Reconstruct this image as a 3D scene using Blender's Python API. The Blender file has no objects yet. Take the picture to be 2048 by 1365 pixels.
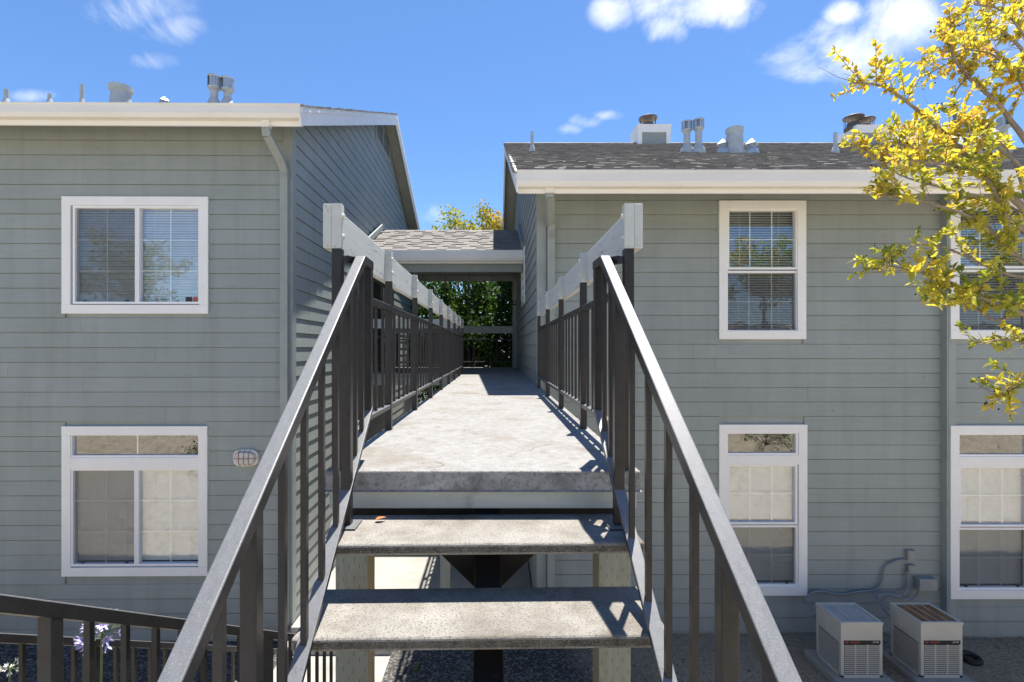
import bpy, bmesh, math, random
from mathutils import Vector, Matrix, noise as mnoise
R = random.Random(7)
sc = bpy.context.scene
col = sc.collection
rad = math.radians

# ------------------------------------------------------------------ camera
cam = bpy.data.cameras.new('camera')
cam.sensor_width = 36.0
cam.lens = 17.58
cam.shift_x = 0.0166
cam.shift_y = 0.0076
cam.clip_start = 0.05
cam.clip_end = 5000
cam_o = bpy.data.objects.new('camera', cam)
cam_o.location = (0, 0, 0)
cam_o.rotation_euler = (rad(90), 0, 0)
col.objects.link(cam_o)
sc.camera = cam_o

# ------------------------------------------------------------------ world, sun, exposure
SUN = Vector((0.11, 0.24, 1.0)).normalized()
SUN_EL = math.asin(SUN.z)
SUN_AZ = math.atan2(SUN.x, SUN.y)
world = bpy.data.worlds.new('World')
sc.world = world
world.use_nodes = True
wn, wl = world.node_tree.nodes, world.node_tree.links
wn.clear()

def N(nodes, typ, **kw):
    n = nodes.new(typ)
    for k, v in kw.items():
        if k.startswith('i_'):
            key = k[2:]
            key = int(key) if key.isdigit() else key.replace('_', ' ')
            n.inputs[key].default_value = v
        else:
            setattr(n, k, v)
    return n

sky = N(wn, 'ShaderNodeTexSky', sky_type='NISHITA', sun_disc=False, sun_elevation=SUN_EL,
        sun_rotation=SUN_AZ, altitude=0, air_density=1.0, dust_density=0.1, ozone_density=10.0)
sat = N(wn, 'ShaderNodeHueSaturation', i_Saturation=1.03, i_Value=1.0)
wl.new(sky.outputs[0], sat.inputs['Color'])
geo = N(wn, 'ShaderNodeTexCoord')
# clouds live on a flat layer high above: direction projected on a plane
sep = N(wn, 'ShaderNodeSeparateXYZ')
wl.new(geo.outputs['Generated'], sep.inputs[0])
zz = N(wn, 'ShaderNodeMath', operation='MAXIMUM', i_1=0.02)
wl.new(sep.outputs['Z'], zz.inputs[0])
zp = N(wn, 'ShaderNodeMath', operation='ADD', i_1=0.12)
wl.new(zz.outputs[0], zp.inputs[0])
cu = N(wn, 'ShaderNodeMath', operation='DIVIDE'); wl.new(sep.outputs['X'], cu.inputs[0]); wl.new(zp.outputs[0], cu.inputs[1])
cv = N(wn, 'ShaderNodeMath', operation='DIVIDE'); wl.new(sep.outputs['Y'], cv.inputs[0]); wl.new(zp.outputs[0], cv.inputs[1])
cuv = N(wn, 'ShaderNodeCombineXYZ'); wl.new(cu.outputs[0], cuv.inputs[0]); wl.new(cv.outputs[0], cuv.inputs[1])
big = N(wn, 'ShaderNodeTexNoise', i_Scale=0.9, i_Detail=2.0, i_Roughness=0.5)
fine = N(wn, 'ShaderNodeTexNoise', i_Scale=6.0, i_Detail=10.0, i_Roughness=0.60, i_Distortion=0.5)
wl.new(cuv.outputs[0], big.inputs['Vector']); wl.new(geo.outputs['Generated'], fine.inputs['Vector'])

def cloud_at(px, py, rx, ry, prev):
    """a cumulus puff in the sky: soft ellipse around a direction (azimuth/elevation tangents)"""
    ax, az = (px - 990) / 1000, (698 - py) / 1000
    yy = N(wn, 'ShaderNodeMath', operation='MAXIMUM', i_1=0.05); wl.new(sep.outputs['Y'], yy.inputs[0])
    a = N(wn, 'ShaderNodeMath', operation='DIVIDE'); wl.new(sep.outputs['X'], a.inputs[0]); wl.new(yy.outputs[0], a.inputs[1])
    b = N(wn, 'ShaderNodeMath', operation='DIVIDE'); wl.new(sep.outputs['Z'], b.inputs[0]); wl.new(yy.outputs[0], b.inputs[1])
    a2 = N(wn, 'ShaderNodeMath', operation='SUBTRACT', i_1=ax); wl.new(a.outputs[0], a2.inputs[0])
    b2 = N(wn, 'ShaderNodeMath', operation='SUBTRACT', i_1=az); wl.new(b.outputs[0], b2.inputs[0])
    a3 = N(wn, 'ShaderNodeMath', operation='DIVIDE', i_1=rx); wl.new(a2.outputs[0], a3.inputs[0])
    b3 = N(wn, 'ShaderNodeMath', operation='DIVIDE', i_1=ry); wl.new(b2.outputs[0], b3.inputs[0])
    a4 = N(wn, 'ShaderNodeMath', operation='POWER', i_1=2.0); wl.new(a3.outputs[0], a4.inputs[0])
    b4 = N(wn, 'ShaderNodeMath', operation='POWER', i_1=2.0); wl.new(b3.outputs[0], b4.inputs[0])
    s = N(wn, 'ShaderNodeMath', operation='ADD'); wl.new(a4.outputs[0], s.inputs[0]); wl.new(b4.outputs[0], s.inputs[1])
    m = N(wn, 'ShaderNodeMapRange', i_1=1.0, i_2=0.0, i_3=0.0, i_4=1.0); wl.new(s.outputs[0], m.inputs[0])
    if prev is None:
        return m.outputs[0]
    mx = N(wn, 'ShaderNodeMath', operation='MAXIMUM'); wl.new(prev, mx.inputs[0]); wl.new(m.outputs[0], mx.inputs[1])
    return mx.outputs[0]

puffs = None
for c in ((290, 5, .15, .09), (345, 60, .10, .06), (318, 122, .09, .035), (1400, 15, .20, .065), (1335, 55, .07, .05), (1225, 25, .06, .05),
          (1600, 120, .13, .06), (1700, 100, .16, .085), (1830, 60, .18, .10), (1980, 70, .18, .13), (1690, 30, .06, .04),
          (1140, 260, .05, .022), (1172, 244, .055, .024), (1208, 231, .055, .018), (865, 440, .08, .055), (40, 192, .09, .022), (1950, 262, .10, .04), (1800, 285, .10, .05)):
    puffs = cloud_at(*c, puffs)
far = N(wn, 'ShaderNodeMapRange', interpolation_type='SMOOTHSTEP', i_1=0.60, i_2=0.80, i_3=0.0, i_4=0.6); wl.new(big.outputs[0], far.inputs[0])
allp = N(wn, 'ShaderNodeMath', operation='MAXIMUM'); wl.new(puffs, allp.inputs[0]); wl.new(far.outputs[0], allp.inputs[1])
cov = N(wn, 'ShaderNodeMath', operation='MULTIPLY_ADD', i_1=1.0, i_2=-2.35); wl.new(allp.outputs[0], cov.inputs[0])
sm2 = N(wn, 'ShaderNodeMath', operation='MULTIPLY_ADD', i_1=4.0); wl.new(fine.outputs[0], sm2.inputs[0]); wl.new(cov.outputs[0], sm2.inputs[2])
gate = N(wn, 'ShaderNodeMapRange', interpolation_type='SMOOTHSTEP', i_1=0.0, i_2=0.6); wl.new(allp.outputs[0], gate.inputs[0])
cm0 = N(wn, 'ShaderNodeMapRange', interpolation_type='SMOOTHSTEP', i_1=0.0, i_2=1.2, i_3=0.0, i_4=0.88); wl.new(sm2.outputs[0], cm0.inputs[0])
cm = N(wn, 'ShaderNodeMath', operation='MULTIPLY'); wl.new(cm0.outputs[0], cm.inputs[0]); wl.new(gate.outputs[0], cm.inputs[1])
cmix = N(wn, 'ShaderNodeMix', data_type='RGBA')
cmix.inputs[7].default_value = (6.3, 6.5, 6.9, 1)
wl.new(cm.outputs[0], cmix.inputs[0]); wl.new(sat.outputs[0], cmix.inputs[6])
bgn = N(wn, 'ShaderNodeBackground', i_Strength=0.082)
wl.new(cmix.outputs[2], bgn.inputs['Color'])
wo = N(wn, 'ShaderNodeOutputWorld')
wl.new(bgn.outputs[0], wo.inputs[0])

sun = bpy.data.lights.new('sun', 'SUN')
sun.energy = 4.6
sun.angle = rad(0.53)
sun.color = (1.0, 0.95, 0.87)
sun_o = bpy.data.objects.new('sun', sun)
sun_o.rotation_euler = (-SUN).to_track_quat('-Z', 'Y').to_euler()
sun_o.location = SUN * 50
col.objects.link(sun_o)

vs = sc.view_settings
vs.view_transform = 'Standard'
vs.look = 'None'
vs.gamma = 1
vs.use_curve_mapping = False
vs.exposure = 1.27

# ------------------------------------------------------------------ materials
MATS = {}

def mat(name):
    m = bpy.data.materials.new(name)
    m.use_nodes = True
    nt = m.node_tree
    for n in list(nt.nodes):
        if n.type != 'OUTPUT_MATERIAL':
            nt.nodes.remove(n)
    MATS[name] = m
    out = [n for n in nt.nodes if n.type == 'OUTPUT_MATERIAL'][0]
    return m, nt.nodes, nt.links, out

def ramp(nodes, stops):
    r = nodes.new('ShaderNodeValToRGB')
    els = r.color_ramp.elements
    while len(els) < len(stops):
        els.new(0.5)
    for e, (p, c) in zip(els, stops):
        e.position = p
        e.color = (*c, 1) if len(c) == 3 else c
    return r

def surf(name, c1, c2, scale=(8, 8, 8), rough=0.7, bump=0.15, bscale=60, detail=6, spec=0.3, metallic=0,
         rnd=0.0, speck=None, stain=None, dist=0.01, pos=(0.3, 0.7), crack=None):
    """painted / mineral surface: two-tone noise, fine relief, optional specks and stains, per-object tone"""
    m, n, l, out = mat(name)
    b = N(n, 'ShaderNodeBsdfPrincipled', i_Roughness=rough, i_Metallic=metallic)
    b.inputs['Specular IOR Level'].default_value = spec
    tc = N(n, 'ShaderNodeTexCoord')
    mp = N(n, 'ShaderNodeMapping'); mp.inputs['Scale'].default_value = scale
    l.new(tc.outputs['Object'], mp.inputs[0])
    info = N(n, 'ShaderNodeObjectInfo')
    off = N(n, 'ShaderNodeVectorMath', operation='SCALE'); off.inputs[0].default_value = (37, 19, 53)
    l.new(info.outputs['Random'], off.inputs['Scale'])
    l.new(off.outputs[0], mp.inputs['Location'])
    nz = N(n, 'ShaderNodeTexNoise', i_Scale=1.0, i_Detail=detail, i_Roughness=0.6)
    l.new(mp.outputs[0], nz.inputs['Vector'])
    rp = ramp(n, [(pos[0], c1), (pos[1], c2)])
    l.new(nz.outputs[0], rp.inputs[0])
    cur = rp.outputs[0]
    for (sc_, colr, lo, hi) in ([] if not stain else [stain] if not isinstance(stain, list) else stain):
        n2 = N(n, 'ShaderNodeTexNoise', i_Scale=sc_, i_Detail=5.0, i_Roughness=0.65)
        l.new(tc.outputs['Object'], n2.inputs['Vector'])
        mr = N(n, 'ShaderNodeMapRange', i_1=lo, i_2=hi); l.new(n2.outputs[0], mr.inputs[0])
        mx = N(n, 'ShaderNodeMix', data_type='RGBA'); mx.inputs[7].default_value = (*colr, 1)
        l.new(mr.outputs[0], mx.inputs[0]); l.new(cur, mx.inputs[6]); cur = mx.outputs[2]
    if crack:
        vec, colr, w_ = crack
        mc = N(n, 'ShaderNodeMapping'); mc.inputs['Scale'].default_value = vec; l.new(tc.outputs['Object'], mc.inputs[0])
        n3 = N(n, 'ShaderNodeTexNoise', i_Scale=1.0, i_Detail=2.0, i_Roughness=0.45, i_Distortion=0.15); l.new(mc.outputs[0], n3.inputs['Vector'])
        ab = N(n, 'ShaderNodeMath', operation='SUBTRACT', i_1=0.5); l.new(n3.outputs[0], ab.inputs[0])
        ab2 = N(n, 'ShaderNodeMath', operation='ABSOLUTE'); l.new(ab.outputs[0], ab2.inputs[0])
        mr = N(n, 'ShaderNodeMapRange', i_1=w_, i_2=0.0, i_4=0.8); l.new(ab2.outputs[0], mr.inputs[0])
        n4 = N(n, 'ShaderNodeTexNoise', i_Scale=5.0, i_Detail=2.0); l.new(tc.outputs['Object'], n4.inputs['Vector'])
        gt = N(n, 'ShaderNodeMapRange', i_1=0.50, i_2=0.58); l.new(n4.outputs[0], gt.inputs[0])
        mm = N(n, 'ShaderNodeMath', operation='MULTIPLY'); l.new(mr.outputs[0], mm.inputs[0]); l.new(gt.outputs[0], mm.inputs[1])
        mx = N(n, 'ShaderNodeMix', data_type='RGBA'); mx.inputs[7].default_value = (*colr, 1)
        l.new(mm.outputs[0], mx.inputs[0]); l.new(cur, mx.inputs[6]); cur = mx.outputs[2]
    if speck:
        sc_, colr, amt = speck
        v = N(n, 'ShaderNodeTexNoise', i_Scale=sc_, i_Detail=2.0, i_Roughness=0.7)
        l.new(tc.outputs['Object'], v.inputs['Vector'])
        mr = N(n, 'ShaderNodeMapRange', i_1=0.52, i_2=0.66, i_4=amt); l.new(v.outputs[0], mr.inputs[0])
        mx = N(n, 'ShaderNodeMix', data_type='RGBA'); mx.inputs[7].default_value = (*colr, 1)
        l.new(mr.outputs[0], mx.inputs[0]); l.new(cur, mx.inputs[6]); cur = mx.outputs[2]
    if rnd:
        hs = N(n, 'ShaderNodeHueSaturation')
        mr = N(n, 'ShaderNodeMapRange', i_3=1 - rnd, i_4=1 + rnd); l.new(info.outputs['Random'], mr.inputs[0])
        l.new(mr.outputs[0], hs.inputs['Value']); l.new(cur, hs.inputs['Color']); cur = hs.outputs[0]
    l.new(cur, b.inputs['Base Color'])
    if bump:
        nb = N(n, 'ShaderNodeTexNoise', i_Scale=bscale, i_Detail=5.0, i_Roughness=0.65)
        l.new(tc.outputs['Object'], nb.inputs['Vector'])
        bp = N(n, 'ShaderNodeBump', i_Strength=bump, i_Distance=dist)
        l.new(nb.outputs[0], bp.inputs['Height']); l.new(bp.outputs[0], b.inputs['Normal'])
    l.new(b.outputs[0], out.inputs[0])
    return m

def siding_mat(name, c1, c2, axis):
    """painted lap board: grain runs along the board"""
    m, n, l, out = mat(name)
    b = N(n, 'ShaderNodeBsdfPrincipled', i_Roughness=0.62)
    b.inputs['Specular IOR Level'].default_value = 0.25
    tc = N(n, 'ShaderNodeTexCoord')
    info = N(n, 'ShaderNodeObjectInfo')
    mp = N(n, 'ShaderNodeMapping')
    mp.inputs['Scale'].default_value = (1.2, 30, 34) if axis == 'x' else (30, 1.2, 34)
    off = N(n, 'ShaderNodeVectorMath', operation='SCALE'); off.inputs[0].default_value = (71, 43, 29)
    l.new(info.outputs['Random'], off.inputs['Scale']); l.new(off.outputs[0], mp.inputs['Location'])
    l.new(tc.outputs['Object'], mp.inputs[0])
    g = N(n, 'ShaderNodeTexNoise', i_Scale=1.0, i_Detail=6.0, i_Roughness=0.6, i_Distortion=1.2)
    l.new(mp.outputs[0], g.inputs['Vector'])
    blot = N(n, 'ShaderNodeTexNoise', i_Scale=1.3, i_Detail=5.0, i_Roughness=0.6)
    l.new(tc.outputs['Object'], blot.inputs['Vector'])
    mixf = N(n, 'ShaderNodeMath', operation='MULTIPLY_ADD', i_1=0.35); l.new(g.outputs[0], mixf.inputs[0])
    bl2 = N(n, 'ShaderNodeMath', operation='MULTIPLY', i_1=0.65); l.new(blot.outputs[0], bl2.inputs[0])
    l.new(bl2.outputs[0], mixf.inputs[2])
    rp = ramp(n, [(0.32, c1), (0.68, c2)])
    l.new(mixf.outputs[0], rp.inputs[0])
    ms = N(n, 'ShaderNodeMapping'); ms.inputs['Scale'].default_value = (5, 5, .35); l.new(tc.outputs['Object'], ms.inputs[0])
    st = N(n, 'ShaderNodeTexNoise', i_Scale=1.0, i_Detail=6.0, i_Roughness=0.65); l.new(ms.outputs[0], st.inputs['Vector'])
    sr = N(n, 'ShaderNodeMapRange', i_1=0.48, i_2=0.78, i_4=0.38); l.new(st.outputs[0], sr.inputs[0])
    sx_ = N(n, 'ShaderNodeMix', data_type='RGBA'); sx_.inputs[7].default_value = (c1[0] * .72, c1[1] * .70, c1[2] * .64, 1)
    l.new(sr.outputs[0], sx_.inputs[0]); l.new(rp.outputs[0], sx_.inputs[6])
    sp = N(n, 'ShaderNodeTexNoise', i_Scale=9.0, i_Detail=3.0)
    l.new(tc.outputs['Object'], sp.inputs['Vector'])
    spr = N(n, 'ShaderNodeMapRange', i_1=0.74, i_2=0.79, i_4=0.5); l.new(sp.outputs[0], spr.inputs[0])
    mx = N(n, 'ShaderNodeMix', data_type='RGBA'); mx.inputs[7].default_value = (0.10, 0.095, 0.08, 1)
    l.new(spr.outputs[0], mx.inputs[0]); l.new(sx_.outputs[2], mx.inputs[6])
    hs = N(n, 'ShaderNodeHueSaturation')
    mr = N(n, 'ShaderNodeMapRange', i_3=0.97, i_4=1.03); l.new(info.outputs['Random'], mr.inputs[0])
    l.new(mr.outputs[0], hs.inputs['Value']); l.new(mx.outputs[2], hs.inputs['Color'])
    l.new(hs.outputs[0], b.inputs['Base Color'])
    bp = N(n, 'ShaderNodeBump', i_Strength=0.28, i_Distance=0.004)
    l.new(g.outputs[0], bp.inputs['Height']); l.new(bp.outputs[0], b.inputs['Normal'])
    l.new(b.outputs[0], out.inputs[0])

SID1, SID2 = (0.265, 0.293, 0.28), (0.325, 0.353, 0.34)
siding_mat('siding_x', SID1, SID2, 'x')
siding_mat('siding_y', SID1, SID2, 'y')
surf('trim_grey', SID1, SID2, scale=(3, 3, 3), rough=0.6, bump=0.1, bscale=90)
surf('rim_paint', (0.36, 0.385, 0.355), (0.44, 0.465, 0.435), scale=(2, 20, 20), rough=0.65, bump=0.15, bscale=40, stain=(6, (0.26, 0.26, 0.23), 0.60, 0.78))
surf('white_paint', (0.80, 0.785, 0.76), (0.85, 0.845, 0.83), scale=(3, 3, 3), rough=0.5, bump=0.06, bscale=50, stain=(2.5, (0.70, 0.67, 0.61), 0.66, 0.85))
surf('vinyl', (0.80, 0.80, 0.80), (0.84, 0.84, 0.84), rough=0.4, bump=0)
surf('cream_gutter', (0.74, 0.71, 0.66), (0.80, 0.775, 0.73), scale=(1, 1, 6), rough=0.45, bump=0.03, stain=(1.7, (0.66, 0.61, 0.52), 0.64, 0.85))
surf('soffit_paint', (0.28, 0.30, 0.26), (0.34, 0.36, 0.31), scale=(2, 2, 2), rough=0.7)
surf('black_metal', (0.013, 0.012, 0.012), (0.026, 0.024, 0.024), scale=(14, 14, 14), rough=0.38, bump=0.12, bscale=260, spec=0.35,
     speck=(420, (0.12, 0.12, 0.12), 0.22), dist=0.002)
surf('sheen_worn_paint', (0.115, 0.118, 0.123), (0.150, 0.153, 0.158), scale=(60, 9, 60), rough=0.42, bump=0.25, bscale=300, spec=0.5,
     speck=(380, (0.30, 0.30, 0.31), 0.35), stain=(40, (0.06, 0.06, 0.062), 0.64, 0.76), dist=0.002)  # pale grey holds the painted sky sheen of rail tops, specks are wear
surf('rusty_steel', (0.007, 0.006, 0.006), (0.016, 0.013, 0.011), scale=(9, 9, 9), rough=0.5, bump=0.1, spec=0.25, stain=(6, (0.06, 0.03, 0.02), 0.64, 0.80))
surf('beam_paint', (0.47, 0.485, 0.455), (0.53, 0.545, 0.515), scale=(20, 2, 20), rough=0.65, bump=0.15, bscale=26, stain=(8, (0.38, 0.385, 0.36), 0.68, 0.84), crack=((22, 2.2, 22), (0.14, 0.135, 0.12), 0.012), dist=0.006)
surf('concrete_slab', (0.225, 0.22, 0.21), (0.32, 0.315, 0.305), scale=(24, 24, 24), rough=0.85, bump=0.6, bscale=110, speck=(150, (0.11, 0.105, 0.095), 0.9),
     stain=[(11.0, (0.17, 0.155, 0.13), 0.54, 0.74), (1.8, (0.19, 0.165, 0.13), 0.50, 0.68)], dist=0.006,
     crack=((1.3, 1.3, 1.3), (0.09, 0.085, 0.075), 0.0035))
surf('concrete_edge', (0.20, 0.20, 0.195), (0.40, 0.40, 0.39), scale=(6, 6, 9), rough=0.85, bump=0.5, bscale=60, speck=(45, (0.10, 0.10, 0.095), 0.6), stain=(4.5, (0.13, 0.13, 0.125), 0.5, 0.7), dist=0.008)
surf('tread_concrete', (0.215, 0.20, 0.175), (0.32, 0.302, 0.272), scale=(6, 6, 6), rough=0.88, bump=0.7, bscale=170, speck=(150, (0.10, 0.088, 0.072), 0.85),
     stain=[(4.0, (0.145, 0.125, 0.10), 0.48, 0.70), (5.0, (0.36, 0.23, 0.09), 0.66, 0.78)], dist=0.006)
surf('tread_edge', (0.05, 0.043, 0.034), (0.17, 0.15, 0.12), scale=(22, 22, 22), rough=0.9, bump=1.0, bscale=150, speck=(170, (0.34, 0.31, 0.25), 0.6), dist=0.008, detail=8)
surf('path_concrete', (0.27, 0.26, 0.235), (0.36, 0.345, 0.315), scale=(1.5, 1.5, 1.5), rough=0.9, bump=0.25, bscale=50, stain=(1.1, (0.23, 0.21, 0.18), 0.55, 0.75))
surf('treated_wood', (0.27, 0.275, 0.225), (0.33, 0.335, 0.28), scale=(40, 40, 2), rough=0.75, bump=0.2, bscale=40, stain=(3, (0.22, 0.19, 0.13), 0.6, 0.8))
surf('treated_wood_side', (0.22, 0.19, 0.13), (0.30, 0.26, 0.18), scale=(40, 40, 2), rough=0.8, bump=0.2, bscale=40)
surf('wood_slit', (0.12, 0.11, 0.075), (0.15, 0.135, 0.09), rough=0.9, bump=0)
surf('gap_shade', (0.02, 0.018, 0.016), (0.04, 0.035, 0.03), rough=0.9, bump=0)
surf('galvanised', (0.36, 0.40, 0.43), (0.50, 0.54, 0.57), scale=(8, 8, 8), rough=0.42, bump=0.04, metallic=0.55, stain=(7, (0.30, 0.31, 0.30), 0.6, 0.8))
surf('dark_metal_cap', (0.09, 0.08, 0.07), (0.17, 0.15, 0.13), scale=(8, 8, 8), rough=0.5, metallic=0.4, stain=(6, (0.17, 0.10, 0.06), 0.5, 0.7))
surf('vent_paint', (0.36, 0.40, 0.42), (0.46, 0.50, 0.52), rough=0.55, bump=0.04)
surf('ac_paint', (0.46, 0.45, 0.41), (0.54, 0.53, 0.48), scale=(3, 3, 3), rough=0.5, bump=0.03, stain=(4, (0.36, 0.34, 0.29), 0.62, 0.8))
surf('ac_dark', (0.05, 0.05, 0.048), (0.08, 0.08, 0.075), rough=0.6, bump=0)
surf('ac_fin', (0.50, 0.50, 0.48), (0.60, 0.60, 0.57), scale=(30, 4, 4), rough=0.5, bump=0)
surf('ac_litter', (0.22, 0.18, 0.13), (0.42, 0.38, 0.32), scale=(25, 25, 25), rough=0.9, bump=0)
surf('rust', (0.30, 0.13, 0.05), (0.48, 0.26, 0.11), scale=(14, 14, 14), rough=0.85, bump=0.3, bscale=90, stain=(6, (0.42, 0.40, 0.36), 0.66, 0.74))
surf('badge_dark', (0.03, 0.028, 0.032), (0.04, 0.038, 0.042), rough=0.4, bump=0)
surf('badge_red', (0.42, 0.10, 0.06), (0.46, 0.12, 0.07), rough=0.5, bump=0)
surf('badge_white', (0.7, 0.7, 0.7), (0.75, 0.75, 0.75), rough=0.5, bump=0)
surf('conduit_grey', (0.20, 0.21, 0.22), (0.27, 0.28, 0.29), rough=0.5, bump=0.05)
surf('box_grey', (0.25, 0.26, 0.25), (0.33, 0.34, 0.32), rough=0.5, bump=0.05)
surf('rubber', (0.012, 0.012, 0.012), (0.025, 0.025, 0.025), rough=0.6, bump=0.05)
surf('blind', (0.74, 0.74, 0.72), (0.80, 0.80, 0.78), rough=0.55, bump=0)
surf('room_dark', (0.05, 0.048, 0.045), (0.07, 0.068, 0.06), rough=0.9, bump=0)
surf('door_paint', (0.05, 0.055, 0.06), (0.075, 0.08, 0.085), rough=0.5, bump=0)
surf('lamp_rim', (0.62, 0.60, 0.56), (0.72, 0.70, 0.66), rough=0.5, bump=0.03, stain=(14, (0.36, 0.22, 0.12), 0.58, 0.72))
surf('lamp_glass', (0.50, 0.48, 0.46), (0.60, 0.57, 0.55), rough=0.2, bump=0, spec=0.5)
surf('lamp_cage', (0.20, 0.10, 0.05), (0.34, 0.20, 0.12), rough=0.7, bump=0)
surf('bark', (0.17, 0.135, 0.10), (0.33, 0.28, 0.22), scale=(20, 20, 5), rough=0.85, bump=0.4, bscale=40)
surf('bark_dark', (0.07, 0.055, 0.04), (0.15, 0.12, 0.09), scale=(10, 10, 3), rough=0.9, bump=0.5, bscale=20)
surf('stem_green', (0.10, 0.14, 0.04), (0.16, 0.20, 0.07), rough=0.6, bump=0)
surf('petal', (0.42, 0.36, 0.62), (0.62, 0.58, 0.78), scale=(30, 30, 30), rough=0.6, bump=0)
surf('petal_white', (0.70, 0.68, 0.62), (0.78, 0.77, 0.70), rough=0.6, bump=0)
surf('berry', (0.015, 0.012, 0.015), (0.03, 0.02, 0.025), rough=0.5, bump=0)
surf('dry_leaf', (0.35, 0.10, 0.03), (0.45, 0.2, 0.06), rough=0.7, bump=0)

def tone_mat(name, rough, c_lo, c_hi, bump=0.3, bscale=60, trans=0.0):
    """colour per piece comes from the 'tone' attribute (each shingle / leaf has its own)"""
    m, n, l, out = mat(name)
    at = N(n, 'ShaderNodeAttribute', attribute_name='tone')
    rp = ramp(n, list(zip([i / max(1, len(c_lo) - 1) for i in range(len(c_lo))], c_lo)))
    l.new(at.outputs['Fac'], rp.inputs[0])
    b = N(n, 'ShaderNodeBsdfPrincipled', i_Roughness=rough)
    b.inputs['Specular IOR Level'].default_value = 0.3
    l.new(rp.outputs[0], b.inputs['Base Color'])
    if bump:
        tc = N(n, 'ShaderNodeTexCoord')
        nb = N(n, 'ShaderNodeTexNoise', i_Scale=bscale, i_Detail=4.0)
        l.new(tc.outputs['Object'], nb.inputs['Vector'])
        bp = N(n, 'ShaderNodeBump', i_Strength=bump, i_Distance=0.01)
        l.new(nb.outputs[0], bp.inputs['Height']); l.new(bp.outputs[0], b.inputs['Normal'])
    if trans:
        t = N(n, 'ShaderNodeBsdfTranslucent')
        hs = N(n, 'ShaderNodeHueSaturation', i_Saturation=1.1, i_Value=c_hi)
        l.new(rp.outputs[0], hs.inputs['Color']); l.new(hs.outputs[0], t.inputs['Color'])
        mx = N(n, 'ShaderNodeMixShader', i_0=trans)
        l.new(b.outputs[0], mx.inputs[1]); l.new(t.outputs[0], mx.inputs[2]); l.new(mx.outputs[0], out.inputs[0])
    else:
        l.new(b.outputs[0], out.inputs[0])

tone_mat('shingle', 0.9, [(0.17, 0.16, 0.15), (0.205, 0.193, 0.18), (0.24, 0.225, 0.21), (0.285, 0.268, 0.25)], 0, 0.5, 90)
tone_mat('shingle_light', 0.9, [(0.19, 0.18, 0.168), (0.215, 0.203, 0.19), (0.24, 0.227, 0.213)], 0, 0.5, 90)
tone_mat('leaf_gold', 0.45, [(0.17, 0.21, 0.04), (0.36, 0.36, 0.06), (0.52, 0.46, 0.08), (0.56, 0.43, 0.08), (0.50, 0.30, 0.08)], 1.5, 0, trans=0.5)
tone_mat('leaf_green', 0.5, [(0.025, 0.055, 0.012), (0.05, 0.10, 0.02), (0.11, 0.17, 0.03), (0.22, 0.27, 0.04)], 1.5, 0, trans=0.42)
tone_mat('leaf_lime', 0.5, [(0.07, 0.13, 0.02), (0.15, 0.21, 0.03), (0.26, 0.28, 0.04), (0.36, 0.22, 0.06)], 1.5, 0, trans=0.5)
tone_mat('strap_leaf', 0.45, [(0.03, 0.07, 0.015), (0.06, 0.12, 0.03)], 1.4, 0, trans=0.3)

def glass_mat():
    m, n, l, out = mat('glass')
    f = N(n, 'ShaderNodeLayerWeight')                       # Schlick: facing^5
    p5 = N(n, 'ShaderNodeMath', operation='POWER', i_1=5.0); l.new(f.outputs['Facing'], p5.inputs[0])
    cl = N(n, 'ShaderNodeMath', operation='MULTIPLY_ADD', i_1=0.79, i_2=0.21); l.new(p5.outputs[0], cl.inputs[0])
    t = N(n, 'ShaderNodeBsdfTransparent'); t.inputs[0].default_value = (0.93, 0.95, 0.94, 1)
    g = N(n, 'ShaderNodeBsdfGlossy', i_Roughness=0.0); g.inputs[0].default_value = (0.95, 0.97, 1, 1)
    tc = N(n, 'ShaderNodeTexCoord')
    nb = N(n, 'ShaderNodeTexNoise', i_Scale=5.0, i_Detail=1.0)
    l.new(tc.outputs['Object'], nb.inputs['Vector'])
    bp = N(n, 'ShaderNodeBump', i_Strength=0.05, i_Distance=0.02)
    l.new(nb.outputs[0], bp.inputs['Height']); l.new(bp.outputs[0], g.inputs['Normal'])
    mx = N(n, 'ShaderNodeMixShader')
    l.new(cl.outputs[0], mx.inputs[0]); l.new(t.outputs[0], mx.inputs[1]); l.new(g.outputs[0], mx.inputs[2])
    l.new(mx.outputs[0], out.inputs[0])
    m, n, l, out = mat('insect_screen')
    t = N(n, 'ShaderNodeBsdfTransparent')
    d = N(n, 'ShaderNodeBsdfDiffuse'); d.inputs[0].default_value = (0.12, 0.12, 0.12, 1)
    mx = N(n, 'ShaderNodeMixShader', i_0=0.40)
    l.new(t.outputs[0], mx.inputs[1]); l.new(d.outputs[0], mx.inputs[2]); l.new(mx.outputs[0], out.inputs[0])
glass_mat()

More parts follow.
